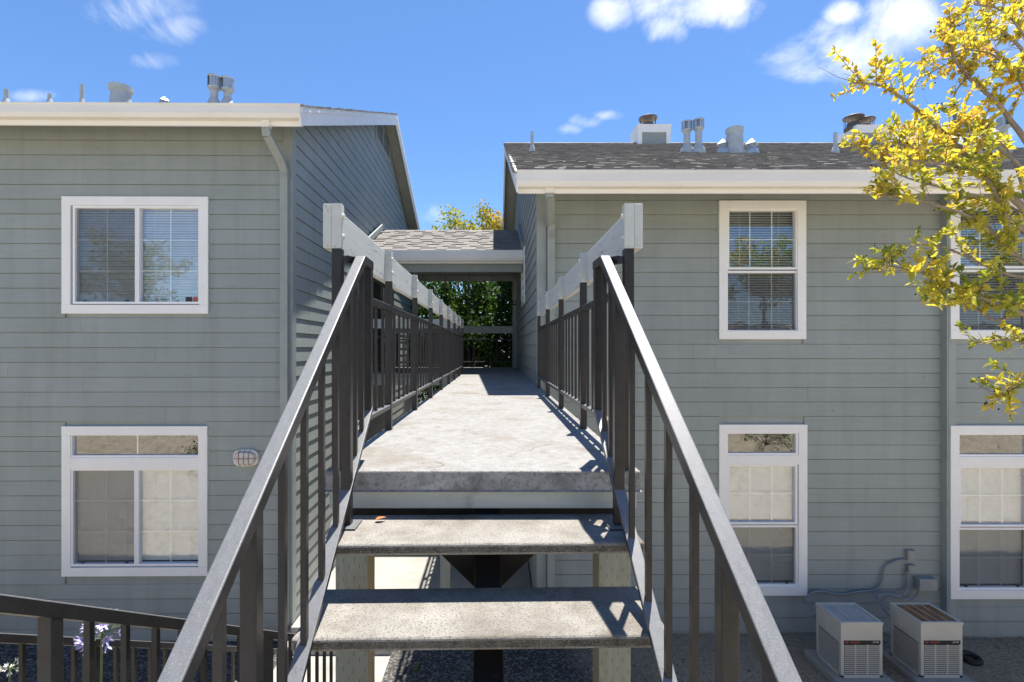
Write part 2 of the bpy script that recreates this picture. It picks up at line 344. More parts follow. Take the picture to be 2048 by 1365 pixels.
def ground_mat():
    m, n, l, out = mat('ground')
    b = N(n, 'ShaderNodeBsdfPrincipled', i_Roughness=0.95)
    b.inputs['Specular IOR Level'].default_value = 0.15
    tc = N(n, 'ShaderNodeTexCoord')
    sp = N(n, 'ShaderNodeSeparateXYZ'); l.new(tc.outputs['Object'], sp.inputs[0])
    # dark gravel bed
    v = N(n, 'ShaderNodeTexVoronoi', i_Scale=38.0); l.new(tc.outputs['Object'], v.inputs['Vector'])
    gr = ramp(n, [(0.0, (0.045, 0.044, 0.044)), (0.6, (0.09, 0.086, 0.083)), (1.0, (0.22, 0.21, 0.195))])
    gsep = N(n, 'ShaderNodeSeparateColor'); l.new(v.outputs['Color'], gsep.inputs[0]); l.new(gsep.outputs[0], gr.inputs[0])
    # brown soil with straw
    s1 = N(n, 'ShaderNodeTexNoise', i_Scale=26.0, i_Detail=8.0, i_Roughness=0.7, i_Distortion=1.0); l.new(tc.outputs['Object'], s1.inputs['Vector'])
    so = ramp(n, [(0.28, (0.17, 0.135, 0.10)), (0.50, (0.32, 0.262, 0.195)), (0.70, (0.48, 0.41, 0.31))])
    l.new(s1.outputs[0], so.inputs[0])
    # dry bank
    s2 = N(n, 'ShaderNodeTexNoise', i_Scale=9.0, i_Detail=9.0, i_Roughness=0.75); l.new(tc.outputs['Object'], s2.inputs['Vector'])
    dr = ramp(n, [(0.30, (0.25, 0.20, 0.14)), (0.5, (0.46, 0.40, 0.30)), (0.72, (0.58, 0.51, 0.40))])
    l.new(s2.outputs[0], dr.inputs[0])
    wob = N(n, 'ShaderNodeTexNoise', i_Scale=0.8, i_Detail=4.0); l.new(tc.outputs['Object'], wob.inputs['Vector'])
    # gravel to soil across x, soil to dry bank across y
    ax = N(n, 'ShaderNodeMath', operation='MULTIPLY_ADD', i_1=2.0); l.new(wob.outputs[0], ax.inputs[0]); l.new(sp.outputs['X'], ax.inputs[2])
    fx = N(n, 'ShaderNodeMapRange', i_1=1.9, i_2=3.2); l.new(ax.outputs[0], fx.inputs[0])
    m1 = N(n, 'ShaderNodeMix', data_type='RGBA'); l.new(fx.outputs[0], m1.inputs[0]); l.new(gr.outputs[0], m1.inputs[6]); l.new(so.outputs[0], m1.inputs[7])
    ay = N(n, 'ShaderNodeMath', operation='MULTIPLY_ADD', i_1=1.2); l.new(wob.outputs[0], ay.inputs[0]); l.new(sp.outputs['Y'], ay.inputs[2])
    fy = N(n, 'ShaderNodeMapRange', i_1=5.9, i_2=5.3); l.new(ay.outputs[0], fy.inputs[0])
    m2 = N(n, 'ShaderNodeMix', data_type='RGBA'); l.new(fy.outputs[0], m2.inputs[0]); l.new(m1.outputs[2], m2.inputs[6]); l.new(dr.outputs[0], m2.inputs[7])
    l.new(m2.outputs[2], b.inputs['Base Color'])
    hb = N(n, 'ShaderNodeMath', operation='MULTIPLY_ADD', i_1=-0.6); l.new(v.outputs['Distance'], hb.inputs[0]); l.new(s1.outputs[0], hb.inputs[2])
    bp = N(n, 'ShaderNodeBump', i_Strength=0.8, i_Distance=0.03)
    l.new(hb.outputs[0], bp.inputs['Height']); l.new(bp.outputs[0], b.inputs['Normal'])
    l.new(b.outputs[0], out.inputs[0])
ground_mat()

# ------------------------------------------------------------------ mesh helpers
class MB:
    def __init__(s):
        s.v, s.f, s.mi, s.tone = [], [], [], []
    def face(s, pts, mi=0, tone=0.5):
        i = len(s.v)
        s.v += [tuple(p) for p in pts]
        s.f.append(tuple(range(i, i + len(pts)))); s.mi.append(mi); s.tone.append(tone)
    def poly(s, verts, faces, mi=0, tone=0.5):
        i = len(s.v)
        s.v += [tuple(p) for p in verts]
        for f in faces:
            s.f.append(tuple(i + k for k in f)); s.mi.append(mi); s.tone.append(tone)
    def box(s, x0, x1, y0, y1, z0, z1, mi=0, tone=0.5):
        x0, x1 = min(x0, x1), max(x0, x1); y0, y1 = min(y0, y1), max(y0, y1); z0, z1 = min(z0, z1), max(z0, z1)
        s.poly([(x0, y0, z0), (x1, y0, z0), (x1, y1, z0), (x0, y1, z0), (x0, y0, z1), (x1, y0, z1), (x1, y1, z1), (x0, y1, z1)],
               [(0, 3, 2, 1), (4, 5, 6, 7), (0, 1, 5, 4), (1, 2, 6, 5), (2, 3, 7, 6), (3, 0, 4, 7)], mi, tone)
        return s
    def bar(s, p0, p1, w, h, up=(0, 0, 1), mi=0):
        p0, p1 = Vector(p0), Vector(p1); d = (p1 - p0).normalized(); up = Vector(up)
        a = d.cross(up).normalized(); b = a.cross(d).normalized()
        vs_ = []
        for p in (p0, p1):
            for sa, sb in ((-1, -1), (1, -1), (1, 1), (-1, 1)):
                vs_.append(p + a * sa * w / 2 + b * sb * h / 2)
        s.poly(vs_, [(3, 2, 1, 0), (4, 5, 6, 7), (0, 1, 5, 4), (1, 2, 6, 5), (2, 3, 7, 6), (3, 0, 4, 7)], mi)
        return s
    def cyl(s, p0, p1, r0, r1=None, n=12, mi=0, cap=True, tone=0.5):
        r1 = r0 if r1 is None else r1
        p0, p1 = Vector(p0), Vector(p1); d = (p1 - p0).normalized()
        a = d.orthogonal().normalized(); b = d.cross(a)
        vs_ = []
        for p, r in ((p0, r0), (p1, r1)):
            for k in range(n):
                t = 2 * math.pi * k / n
                vs_.append(p + a * math.cos(t) * r + b * math.sin(t) * r)
        fs = [(k, (k + 1) % n, n + (k + 1) % n, n + k) for k in range(n)]
        if cap:
            fs += [tuple(range(n - 1, -1, -1)), tuple(range(n, 2 * n))]
        s.poly(vs_, fs, mi, tone)
        return s
    def tube(s, pts, r, n=8, mi=0, taper=None):
        pts = [Vector(p) for p in pts]
        rings = []
        for i, p in enumerate(pts):
            d = (pts[min(i + 1, len(pts) - 1)] - pts[max(i - 1, 0)]).normalized()
            a = d.cross(Vector((0.3, 0.95, 0.1))).normalized(); b = a.cross(d)
            rr = r if taper is None else r + (taper - r) * i / (len(pts) - 1)
            rings.append([p + a * math.cos(2 * math.pi * k / n) * rr + b * math.sin(2 * math.pi * k / n) * rr for k in range(n)])
        base = len(s.v)
        for rg in rings: s.v += [tuple(q) for q in rg]
        for i in range(len(rings) - 1):
            for k in range(n):
                s.f.append((base + i * n + k, base + i * n + (k + 1) % n, base + (i + 1) * n + (k + 1) % n, base + (i + 1) * n + k)); s.mi.append(mi); s.tone.append(.5)
        s.f.append(tuple(base + k for k in range(n - 1, -1, -1))); s.mi.append(mi); s.tone.append(.5)
        e = base + (len(rings) - 1) * n
        s.f.append(tuple(e + k for k in range(n))); s.mi.append(mi); s.tone.append(.5)
        return s
    def lathe(s, c, prof, n=20, mi=0):
        c = Vector(c); base = len(s.v)
        for r, z in prof:
            for k in range(n):
                t = 2 * math.pi * k / n
                s.v.append((c.x + r * math.cos(t), c.y + r * math.sin(t), c.z + z))
        for i in range(len(prof) - 1):
            for k in range(n):
                s.f.append((base + i * n + k, base + i * n + (k + 1) % n, base + (i + 1) * n + (k + 1) % n, base + (i + 1) * n + k)); s.mi.append(mi); s.tone.append(.5)
        s.f.append(tuple(base + (len(prof) - 1) * n + k for k in range(n))); s.mi.append(mi); s.tone.append(.5)
        s.f.append(tuple(base + k for k in range(n - 1, -1, -1))); s.mi.append(mi); s.tone.append(.5)
        return s
    def prism_x(s, prof, x0, x1, mi=0):
        n = len(prof)
        vs_ = [(x0, y, z) for y, z in prof] + [(x1, y, z) for y, z in prof]
        s.poly(vs_, [(k, (k + 1) % n, n + (k + 1) % n, n + k) for k in range(n)] + [tuple(range(n - 1, -1, -1)), tuple(range(n, 2 * n))], mi)
        return s
    def build(s, name, m, parent=None, bevel=0, smooth=False, world_coords=True, seg=2):
        me = bpy.data.meshes.new(name)
        off = Vector((0, 0, 0))
        if parent is not None and world_coords:
            off = ORG.get(parent.name, Vector((0, 0, 0)))
        me.from_pydata([(x - off.x, y - off.y, z - off.z) for x, y, z in s.v], [], s.f)
        for mm in (m if isinstance(m, (list, tuple)) else [m]):
            me.materials.append(MATS[mm])
        for p, i in zip(me.polygons, s.mi):
            p.material_index = i
        if any(t != 0.5 for t in s.tone):
            a = me.attributes.new('tone', 'FLOAT', 'FACE')
            a.data.foreach_set('value', s.tone)
        bm = bmesh.new(); bm.from_mesh(me)
        if not any(t != 0.5 for t in s.tone):
            bmesh.ops.recalc_face_normals(bm, faces=bm.faces)
        if bevel:
            bmesh.ops.remove_doubles(bm, verts=bm.verts, dist=1e-5)
            es = [e for e in bm.edges if len(e.link_faces) == 2 and e.calc_face_angle(0) > 0.5]
            bmesh.ops.bevel(bm, geom=es, offset=bevel, segments=seg, affect='EDGES', profile=0.5)
        bm.to_mesh(me); bm.free()
        if smooth:
            for p in me.polygons: p.use_smooth = True
        o = bpy.data.objects.new(name, me)
        col.objects.link(o)
        if parent is not None: o.parent = parent
        ORG[o.name] = off
        return o

ORG = {}

def sheen_top(o):
    """upward rail faces: paler grey paints in sky and sun sheen, with scuffed specks"""
    o.data.materials.append(MATS['sheen_worn_paint'])
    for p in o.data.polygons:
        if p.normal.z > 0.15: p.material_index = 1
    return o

def tag(o, label=None, cat=None, group=None, kind=None):
    if label: o['label'] = label
    if cat: o['category'] = cat
    if group: o['group'] = group
    if kind: o['kind'] = kind
    return o

def empty(name, loc, label, cat, group=None, rz=0):
    o = bpy.data.objects.new(name, None)
    o.location = loc; o.rotation_euler = (0, 0, rz); o.empty_display_size = 0.2
    col.objects.link(o)
    ORG[o.name] = Vector(loc)
    return tag(o, label, cat, group)

def share(name, me, parent, loc, rot=(0, 0, 0), scale=(1, 1, 1)):
    """another piece with shared mesh data (loc in the parent's frame)"""
    o = bpy.data.objects.new(name, me)
    col.objects.link(o); o.parent = parent
    o.location = loc; o.rotation_euler = rot; o.scale = scale
    return o

def rects_minus(x0, x1, z0, z1, holes):
    xs = sorted({x0, x1, *[min(max(h[0], x0), x1) for h in holes], *[min(max(h[1], x0), x1) for h in holes]})
    out = []
    for a, b in zip(xs, xs[1:]):
        mid = (a + b) / 2
        segs = [(z0, z1)]
        for h in holes:
            if h[0] < mid < h[1]:
                ns = []
                for s0, s1 in segs:
                    if h[2] > s0: ns.append((s0, min(s1, h[2])))
                    if h[3] < s1: ns.append((max(s0, h[3]), s1))
                segs = [q for q in ns if q[1] - q[0] > 1e-4]
        out += [(a, b, q0, q1) for q0, q1 in segs]
    return out

# ------------------------------------------------------------------ key measures (metres, camera at the origin)
ZS = -0.525          # top of the walkway slab
ZG = -4.16           # ground along the buildings
XR, YR = 0.64, 7.30  # corner of the right building
XL, YL = -2.90, 7.12 # corner of the left building
EXPO = 0.2095        # exposure of a siding board

# ------------------------------------------------------------------ ground
def gz(x, y):
    if y > 5.3: z = ZG
    elif y > 0.6: z = ZG + (5.3 - y) * 0.515
    elif y > -5: z = -1.74
    else: z = -1.74 + min(-5 - y, 11) * 0.30
    if -5 < y < 5.6:
        z += 0.05 * mnoise.noise(Vector((x * 0.7, y * 0.7, 0))) * min(1, max(0, (5.6 - y)))
    return z
gx = [-1500, -300, -80, -40, -25] + [-16 + i * 0.8 for i in range(41)] + [25, 40, 80, 300, 1500]
gy = [-1500, -400, -120, -60, -35, -20, -16, -12, -8, -5] + [-4 + i * 0.4 for i in range(27)] + [7.2, 8.4, 10, 14, 20, 40, 100, 400, 1500]
mb = MB()
nx = len(gx)
verts = [(x, y, gz(x, y)) for y in gy for x in gx]
faces = [(j * nx + i, j * nx + i + 1, (j + 1) * nx + i + 1, (j + 1) * nx + i) for j in range(len(gy) - 1) for i in range(nx - 1)]
mb.poly(verts, faces)
tag(mb.build('ground', 'ground', smooth=True), kind='structure')
mb = MB()
mb.box(-2.86, -1.41, 4.95, 6.75, ZG - 0.06, ZG + 0.02)
tag(mb.build('path', 'path_concrete', bevel=0.008), kind='structure')
mb = MB()
mb.box(-2.86, 0.60, 7.0, 24, ZG - 0.06, -3.9)
tag(mb.build('pavement', 'path_concrete', bevel=0.008), kind='structure')
for k, yy in enumerate((6.755,)):
    mb = MB(); mb.box(-2.86, -1.41, yy, yy + .243, ZG - .06, ZG + .13 * (k + 1))
    tag(mb.build('path_step', 'path_concrete', bevel=0.008), kind='structure')
# loose stones of the gravel bed
mb = MB()
for i in range(2600):
    x = R.uniform(-7.5, 8.0); y = R.uniform(5.5, 7.2)
    if -2.95 < x < -1.35 or x > 3.2 + R.uniform(-1.2, 1.2) and R.random() < .8: continue
    r = R.uniform(0.006, 0.02) * (1.4 if R.random() < 0.08 else 1)
    q = [Vector((R.uniform(.6, 1) * r * sx, R.uniform(.6, 1) * r * sy, 0)) for sx, sy in ((-1, -1), (1, -1), (1, 1), (-1, 1))]
    top = Vector((R.uniform(-.3, .3) * r, R.uniform(-.3, .3) * r, r * R.uniform(.6, 1.1)))
    c = Vector((x, y, ZG - 0.002)); t = R.random()
    for k in range(4):
        mb.face([c + q[k], c + q[(k + 1) % 4], c + top], 0, t * 0.98 + 0.001)
tone_mat('pebble', 0.9, [(0.05, 0.047, 0.045), (0.13, 0.122, 0.113), (0.28, 0.255, 0.22)], 0, 0)
tag(mb.build('gravel', 'pebble'), 'loose dark gravel and small stones lying beside the buildings', 'gravel', kind='stuff')

# ------------------------------------------------------------------ windows
def make_window(root, mapf, u0, u1, z0, z1, panes, label, stickers=None, slat=.0178):
    """casing is the part; frames, panes, grids, blinds and screens are its pieces. mapf(u, d, z): d is outward"""
    def bx(m, a, b, d0, d1, c, d):
        p, q = mapf(a, d0, c), mapf(b, d1, d)
        m.box(p[0], q[0], p[1], q[1], p[2], q[2])
    T = 0.125
    iu0, iu1, iz0, iz1 = u0 + T, u1 - T, z0 + T, z1 - T
    m = MB()
    bx(m, u0, u1, 0.0, 0.046, iz1, z1); bx(m, u0, u1, 0.0, 0.046, z0, iz0)
    bx(m, u0, iu0, 0.0, 0.044, iz0, iz1); bx(m, iu1, u1, 0.0, 0.044, iz0, iz1)
    # cross pieces between stacked openings
    zs = sorted({(p[2], p[3]) for p in panes})
    for (a, b), (c, d) in zip(zs, zs[1:]):
        if c - b > 0.12: bx(m, iu0, iu1, 0.0, 0.044, b + 0.03, c - 0.03)
    w = m.build('window', 'white_paint', root, bevel=0.003)
    w['label'] = label
    for (a, b, c, d, nc, nr, screen, rec) in panes:
        f = MB(); t = 0.032
        bx(f, a - t, b + t, -0.05, 0.032 - rec, d, d + t); bx(f, a - t, b + t, -0.05, 0.032 - rec, c - t, c)
        bx(f, a - t, a, -0.05, 0.031 - rec, c, d); bx(f, b, b + t, -0.05, 0.031 - rec, c, d)
        f.build('frame', 'vinyl', w)
        g = MB(); g.face([mapf(a, -.01 - rec, c), mapf(b, -.01 - rec, c), mapf(b, -.01 - rec, d), mapf(a, -.01 - rec, d)]); g.build('pane', 'glass', w)
        if nc > 1 or nr > 1:
            g = MB()
            for k in range(1, nc): bx(g, a + (b - a) * k / nc - .008, a + (b - a) * k / nc + .008, -0.022 - rec, -0.016 - rec, c, d)
            for k in range(1, nr): bx(g, a, b, -0.0225 - rec, -0.0165 - rec, c + (d - c) * k / nr - .008, c + (d - c) * k / nr + .008)
            g.build('muntin', 'vinyl', w)
        if screen:
            g = MB(); g.face([mapf(a + .004, .005 - rec, c + .004), mapf(b - .004, .005 - rec, c + .004), mapf(b - .004, .005 - rec, d - .004), mapf(a + .004, .005 - rec, d - .004)]); g.build('insect_screen', 'insect_screen', w)
            g = MB()
            for q in (a + .12, b - .12): bx(g, q - .02, q + .02, 0.006 - rec, 0.018 - rec, c + .004, c + .02)
            g.build('screen_tab', 'rubber', w)
        # venetian blind
        g = MB(); zz_ = c + 0.03; i = 0
        tilt = 0.016
        if nr > 1:
            while zz_ < d + 0.02:
                p = mapf(a - .02, -0.075 - tilt * .6, zz_); q = mapf(b + .02, -0.075 + tilt * .6, zz_)
                lo, hi = zz_ - slat, zz_ + slat
                jit = R.uniform(-.002, .002)
                P = [mapf(a - .02, -0.068 - rec, lo + jit), mapf(b + .02, -0.068 - rec, lo + jit), mapf(b + .02, -0.088 - rec, hi + jit), mapf(a - .02, -0.088 - rec, hi + jit)]
                g.face(P)
                zz_ += 0.036
            for q in (a + (b - a) * .2, a + (b - a) * .8):
                bx(g, q - .002, q + .002, -0.066 - rec, -0.064 - rec, c, d)
            bo = g.build('blind', 'blind', w); bo['kind'] = 'stuff'
    if stickers:
        for (a, b, c, d, mm, rnd_) in stickers:
            g = MB()
            if rnd_:
                cc = mapf((a + b) / 2, -0.004, (c + d) / 2); c2 = mapf((a + b) / 2, -0.0055, (c + d) / 2)
                g.cyl(c2, cc, (b - a) / 2, n=16)
            else:
                bx(g, a, b, -0.0065, -0.0045, c, d)
            g.build('sticker', mm, w)
    return w

# ------------------------------------------------------------------ siding
def board(root, name, mapf, a, b, z0, z1, m, cut=None):
    """one lap board: thin top edge tucked under the next board, thick butt edge at the bottom"""
    mb = MB()
    prof = [(0.0005, z0), (0.0245, z0), (0.0245, z0 + .004), (0.0125, z1 - 0.011), (0.0015, z1 - 0.010), (0.0005, z1 + 0.002)]
    n = len(prof)
    if cut is None:
        ja, jb, da, db = R.uniform(-.002, .002), R.uniform(-.002, .002), R.uniform(-.0012, .002), R.uniform(-.0012, .002)
        A = [mapf(a, d + (da if 0 < i < 4 else 0), z + ja) for i, (d, z) in enumerate(prof)]; B = [mapf(b, d + (db if 0 < i < 4 else 0), z + jb) for i, (d, z) in enumerate(prof)]
    else:
        A = [mapf(cut(z)[0], d, z) for d, z in prof]; B = [mapf(cut(z)[1], d, z) for d, z in prof]
    mb.poly(A + B, [(k, (k + 1) % n, n + (k + 1) % n, n + k) for k in range(n)] + [tuple(range(n - 1, -1, -1)), tuple(range(n, 2 * n))])
    return mb.build(name, m, root)

def rows(z0, z1, anchor):
    k = math.floor((z0 - anchor) / EXPO)
    out = []
    z = anchor + k * EXPO
    while z < z1 - 0.02:
        out.append((max(z, z0), min(z + EXPO, z1)))
        z += EXPO
    return [r for r in out if r[1] - r[0] > 0.03]

def clad(root, wall, mapf, u0, u1, z0, z1, holes, anchor, m, cutf=None):
    for (a, b) in rows(z0, z1, anchor):
        segs = [(u0, u1)]
        for h in holes:
            if h[2] < b - .005 and h[3] > a + .005:
                ns = []
                for s0, s1 in segs:
                    if h[0] > s0: ns.append((s0, min(s1, h[0])))
                    if h[1] < s1: ns.append((max(s0, h[1]), s1))
                segs = [q for q in ns if q[1] - q[0] > .01]
        for s0, s1 in segs:
            if cutf:
                lo, hi = cutf(a)
                if hi - lo < .1: continue
                board(wall, 'siding_board', mapf, 0, 0, a, b, m, cut=lambda z: cutf(min(z, b)))
                continue
            x = s0
            L = R.uniform(1.6, 4.6)
            while s1 - x > L + 0.6:
                board(wall, 'siding_board', mapf, x, x + L - .0015, a, b, m)
                x += L; L = R.uniform(3.4, 4.9)
            board(wall, 'siding_board', mapf, x, s1, a, b, m)

# ------------------------------------------------------------------ shingles
def shingle_mesh(x0, x1, ye, ze, yr, zr, single=None, wlo=0.09, whi=0.20, expo=0.13, tmin=0.010, tmax=0.030):
    """courses of separate tabs on a slope from the eave (ye, ze) to the ridge (yr, zr)"""
    mb = MB(); made = 0
    L = math.hypot(yr - ye, zr - ze); dy, dz = (yr - ye) / L, (zr - ze) / L
    ny, nz_ = -dz * (1 if yr > ye else -1), abs(dy)
    k = 0; s = -0.03
    while s < L - 0.02:
        x = x0 - R.uniform(0, .1)
        e = min(s + expo + 0.03, L)
        while x < x1:
            w = R.uniform(wlo, whi); xb = min(x + w - 0.006, x1); xa = max(x, x0)
            if xb - xa > 0.01:
                t0 = R.uniform(tmin, tmax); js = R.uniform(-.012, .012); tn = R.random() * .98 + .005
                def P(xx, ss, hh): return (xx, ye + dy * ss + ny * hh, ze + dz * ss + nz_ * hh)
                b0 = [P(xa, s + js, 0), P(xb, s + js, 0), P(xb, s + js, t0), P(xa, s + js, t0), P(xa, e, 0.004), P(xb, e, 0.004)]
                tgt = mb
                if single is not None and made < 290 and xb < single[1]:
                    tgt = MB(); made += 1
                tgt.poly(b0, [(0, 1, 2, 3), (3, 2, 5, 4), (0, 3, 4), (1, 5, 2)], 0, tn)
                if tgt is not mb: tgt.build('shingle', 'shingle', single[0])
            x += w
        s += expo; k += 1
    return mb

# ------------------------------------------------------------------ buildings
def make_building(name, label, xc, yw, sgn, length, anchor, eave, ridge, overX, backY, wins, rz=0, jog=None):
    """xc, yw: front corner at the gable end; sgn: the way the gable faces (+1 = +x). eave = (gutter face y, top z, gutter bottom z, fascia bottom z)"""
    root = empty(name, (xc, yw, ZG), label, 'building', rz=rz)
    gy_, gtop, gbot, fbot = eave
    ry, rz_ = ridge
    F = lambda u, d, z: (xc - sgn * u, yw - d, z)             # front wall
    S = lambda v, d, z: (xc + sgn * d, yw + v, z)             # gable wall, v runs back
    slope = (rz_ - gtop) / (ry - gy_)
    zt = gtop + slope * (yw - gy_) - 0.09                     # the wall runs up to the sloping roof deck
    holes = [(w[0] + .06, w[1] - .06, w[2] + .06, w[3] - .06) for w in wins]
    # core walls
    m = MB()
    jl = jog[0] if jog else length
    for a, b, c, d in rects_minus(0.13, jl, ZG - .3, zt, holes):
        p, q = F(a, 0, c), F(b, -0.13, d); m.box(p[0], q[0], p[1], q[1], c, d)
    if jog:
        hj = [h for h in holes]
        for a, b, c, d in rects_minus(jl, length, ZG - .3, zt, hj):
            p, q = F(a, jog[1], c), F(b, -0.13, d); m.box(p[0], q[0], p[1], q[1], c, d)
    wall_f = m.build('wall', 'siding_x', root)
    m = MB()
    zr_wall = lambda y: gtop + slope * (y - gy_) - 0.16 if y < ry else rz_ - slope * (y - ry) - 0.16
    ys = [yw, ry, backY]
    pr = [(yw, ZG - .3), (backY, ZG - .3), (backY, zr_wall(backY)), (ry, zr_wall(ry)), (yw, zr_wall(yw))]
    m.prism_x(pr, xc - sgn * 0.001, xc - sgn * 0.13)
    wall_s = m.build('wall', 'siding_y', root)
    # far walls close the shell
    xe = xc - sgn * length
    m = MB(); m.box(xe, xe + sgn * .13, yw + .14, backY, ZG - .3, gtop); m.build('wall', 'siding_y', root)
    m = MB(); m.box(xc - sgn * .14, xe, backY - .13, backY, ZG - .3, zr_wall(backY)); m.build('wall', 'siding_x', root)
    m = MB(); m.box(xc - sgn * .15, xe + sgn * .14, yw + .5, yw + .56, ZG, gtop - .1); m.build('room_partition', 'room_dark', root)
    # cladding
    front_holes = [(w[0] + .03, w[1] - .03, w[2] + .03, w[3] - .03) for w in wins]
    clad(root, wall_f, F, 0.105, jl - (0.0 if jog else 0), ZG + .04, zt, front_holes, anchor, 'siding_x')
    if jog:
        FJ = lambda u, d, z: (xc - sgn * u, yw - jog[1] - d, z)
        clad(root, wall_f, FJ, jl + .105, length, ZG + .04, zt, front_holes, anchor, 'siding_x')
        m = MB(); p, q = FJ(jl - .0, 0.0, 0), FJ(jl + .105, 0.031, 0); m.box(p[0], q[0], p[1], q[1], ZG + .03, zt)
        m.build('corner_board', 'trim_grey', root, bevel=.002)
        m = MB(); p = F(jl - .022, 0.0, 0); q = F(jl - .002, jog[1] + .029, 0); m.box(p[0], q[0], p[1], q[1], ZG + .03, zt)
        m.build('corner_board', 'trim_grey', root, bevel=.002)
    def cut(z):
        # gable rows are clipped by the roof slopes
        lo, hi = 0.105, backY - yw - .02
        if z > zr_wall(yw):
            lo = max(lo, (z - zr_wall(yw)) / slope + 0.0)
            hi = min(hi, (ry - yw) + (zr_wall(ry) - z) / slope)
        return lo, hi
    clad(root, wall_s, S, 0.105, backY - yw, ZG + .04, zr_wall(ry) - .05, [], anchor, 'siding_y', cutf=cut)
    # corner boards
    m = MB(); p, q = F(-0.030, 0, 0), F(0.105, 0.031, 0); m.box(p[0], q[0], p[1], q[1], ZG + .03, zt)
    m.build('corner_board', 'trim_grey', root, bevel=.002)
    m = MB(); p, q = S(0.0005, 0, 0), S(0.105, 0.0295, 0); m.box(p[0], q[0], p[1], q[1], ZG + .03, zr_wall(yw) + .03)
    m.build('corner_board', 'trim_grey', root, bevel=.002)
    # soffit, fascia, gutter
    xo = xc + sgn * overX
    fy = gy_ + 0.13
    m = MB(); m.box(xo - sgn * .022, xe, fy, fy + .03, fbot, gtop - .01); m.build('fascia', 'white_paint', root, bevel=.002)
    g = gtop - gbot
    m = MB(); m.prism_x([(fy - .003, gbot), (gy_ + .03, gbot), (gy_ + .012, gbot + g * .12), (gy_, gbot + g * .30), (gy_, gtop - .018), (gy_ - .008, gtop - .014),
                         (gy_ - .008, gtop), (gy_ + .012, gtop), (gy_ + .012, gtop - .02), (fy - .003, gtop - .03)], xo - sgn * .004, xe)
    m.build('gutter', 'cream_gutter', root)
    # roof
    m = MB(); th = 0.05
    m.prism_x([(gy_ + .05, gtop - .02), (ry, rz_ - .02), (ry + (ry - gy_), gtop - .02), (ry + (ry - gy_), gtop - .02 - th), (ry, rz_ - .02 - th), (gy_ + .05, gtop - .02 - th)], xo, xe)
    roof = m.build('roof', 'soffit_paint', root)
    x0, x1 = min(xo, xe), max(xo, xe)
    sh = shingle_mesh(x0 - (.045 if sgn < 0 else 0), x1 + (.045 if sgn > 0 else 0), gy_ + .05, gtop - .018, ry, rz_ - .018, single=(roof, 7.2) if sgn < 0 else None)
    so = sh.build('shingles', 'shingle', roof); so['kind'] = 'stuff'
    sh = shingle_mesh(x0 - .01, x1, ry + (ry - gy_), gtop - .018, ry, rz_ - .018, wlo=.25, whi=.5, expo=.3)
    so = sh.build('shingles', 'shingle', roof); so['kind'] = 'stuff'
    m = MB()
    x = x0
    while x < x1:
        w = .2
        for sg in (-1, 1):
            t = R.random() * .9 + .02
            a = (x, ry + sg * .13, rz_ - slope * .13 + .012); b = (min(x + w + .05, x1), ry + sg * .13, rz_ - slope * .13 + .012)
            hz = .018 + R.uniform(0, .006)
            m.poly([a, b, (b[0], ry, rz_ + hz), (a[0], ry, rz_ + hz), (a[0], a[1], a[2] - .02), (a[0], ry, rz_ - .01)], [(0, 1, 2, 3) if sg < 0 else (3, 2, 1, 0), (0, 3, 5, 4)], 0, t)
        x += w
    so = m.build('ridge_caps', 'shingle', roof); so['kind'] = 'stuff'
    # rake boards on the gable side
    dy = ry - gy_ - .03
    for (dz0, dz1, t0, t1) in ((-.29, -.105, 0.0, 0.022), (-.11, -.022, 0.004, 0.040)):
        for fr in (True, False):
            m = MB()
            ya, yb = (gy_ + .03, ry) if fr else (ry, ry + (ry - gy_) - .03)
            za = gtop + slope * .03 if fr else rz_; zb = rz_ if fr else gtop + slope * .03
            xa, xb = xo - sgn * .022 + sgn * t0, xo - sgn * .022 + sgn * t1
            vs_ = []
            for xx in (xa, xb):
                vs_ += [(xx, ya, za + dz0), (xx, yb, zb + dz0), (xx, yb, zb + dz1), (xx, ya, za + dz1)]
            m.poly(vs_, [(0, 1, 2, 3), (7, 6, 5, 4), (0, 4, 5, 1), (1, 5, 6, 2), (2, 6, 7, 3), (3, 7, 4, 0)])
            m.build('rake_board', 'white_paint', root)
    # soffit under the rake overhang
    m = MB()
    for ya, yb, za, zb in ((gy_ + .06, ry, gtop + slope * .06, rz_), (ry, 2 * ry - gy_ - .06, rz_, gtop + slope * .06)):
        vs_ = []
        for dz_ in (-.125, -.105):
            vs_ += [(xo - sgn * .024, ya, za + dz_), (xc - sgn * .01, ya, za + dz_), (xc - sgn * .01, yb, zb + dz_), (xo - sgn * .024, yb, zb + dz_)]
        m.poly(vs_, [(3, 2, 1, 0), (4, 5, 6, 7), (0, 1, 5, 4), (1, 2, 6, 5), (2, 3, 7, 6), (3, 0, 4, 7)])
    m.build('soffit', 'soffit_paint', root)
    return root, roof, F, S, slope

LB, LROOF, LF, LS, LSL = make_building('left_building', 'grey green lap sided building with two sliding windows and gable facing the walkway', XL, YL, 1, 8.5, 2.538,
    (6.50, 3.19, 3.016, 2.955), (13.2, 6.20), 0.36, 19.9, [(1.157, 3.21, 0.497, 2.15), (1.17, 3.21, -3.21, -1.093)], rz=0.010)
RB, RROOF, RF, RS, RSL = make_building('right_building', 'grey green lap sided building with tall double hung windows and shake roof', XR, YR, -1, 11.5, 1.7476,
    (6.30, 2.255, 2.054, 2.00), (13.55, 5.57), 0.369, 20.8,
    [(2.616, 3.879, 0.139, 2.153), (2.616, 3.895, -3.584, -1.10), (5.885, 7.148, 0.139, 2.153), (5.885, 7.165, -3.584, -1.10)], jog=(5.865, 0.10))

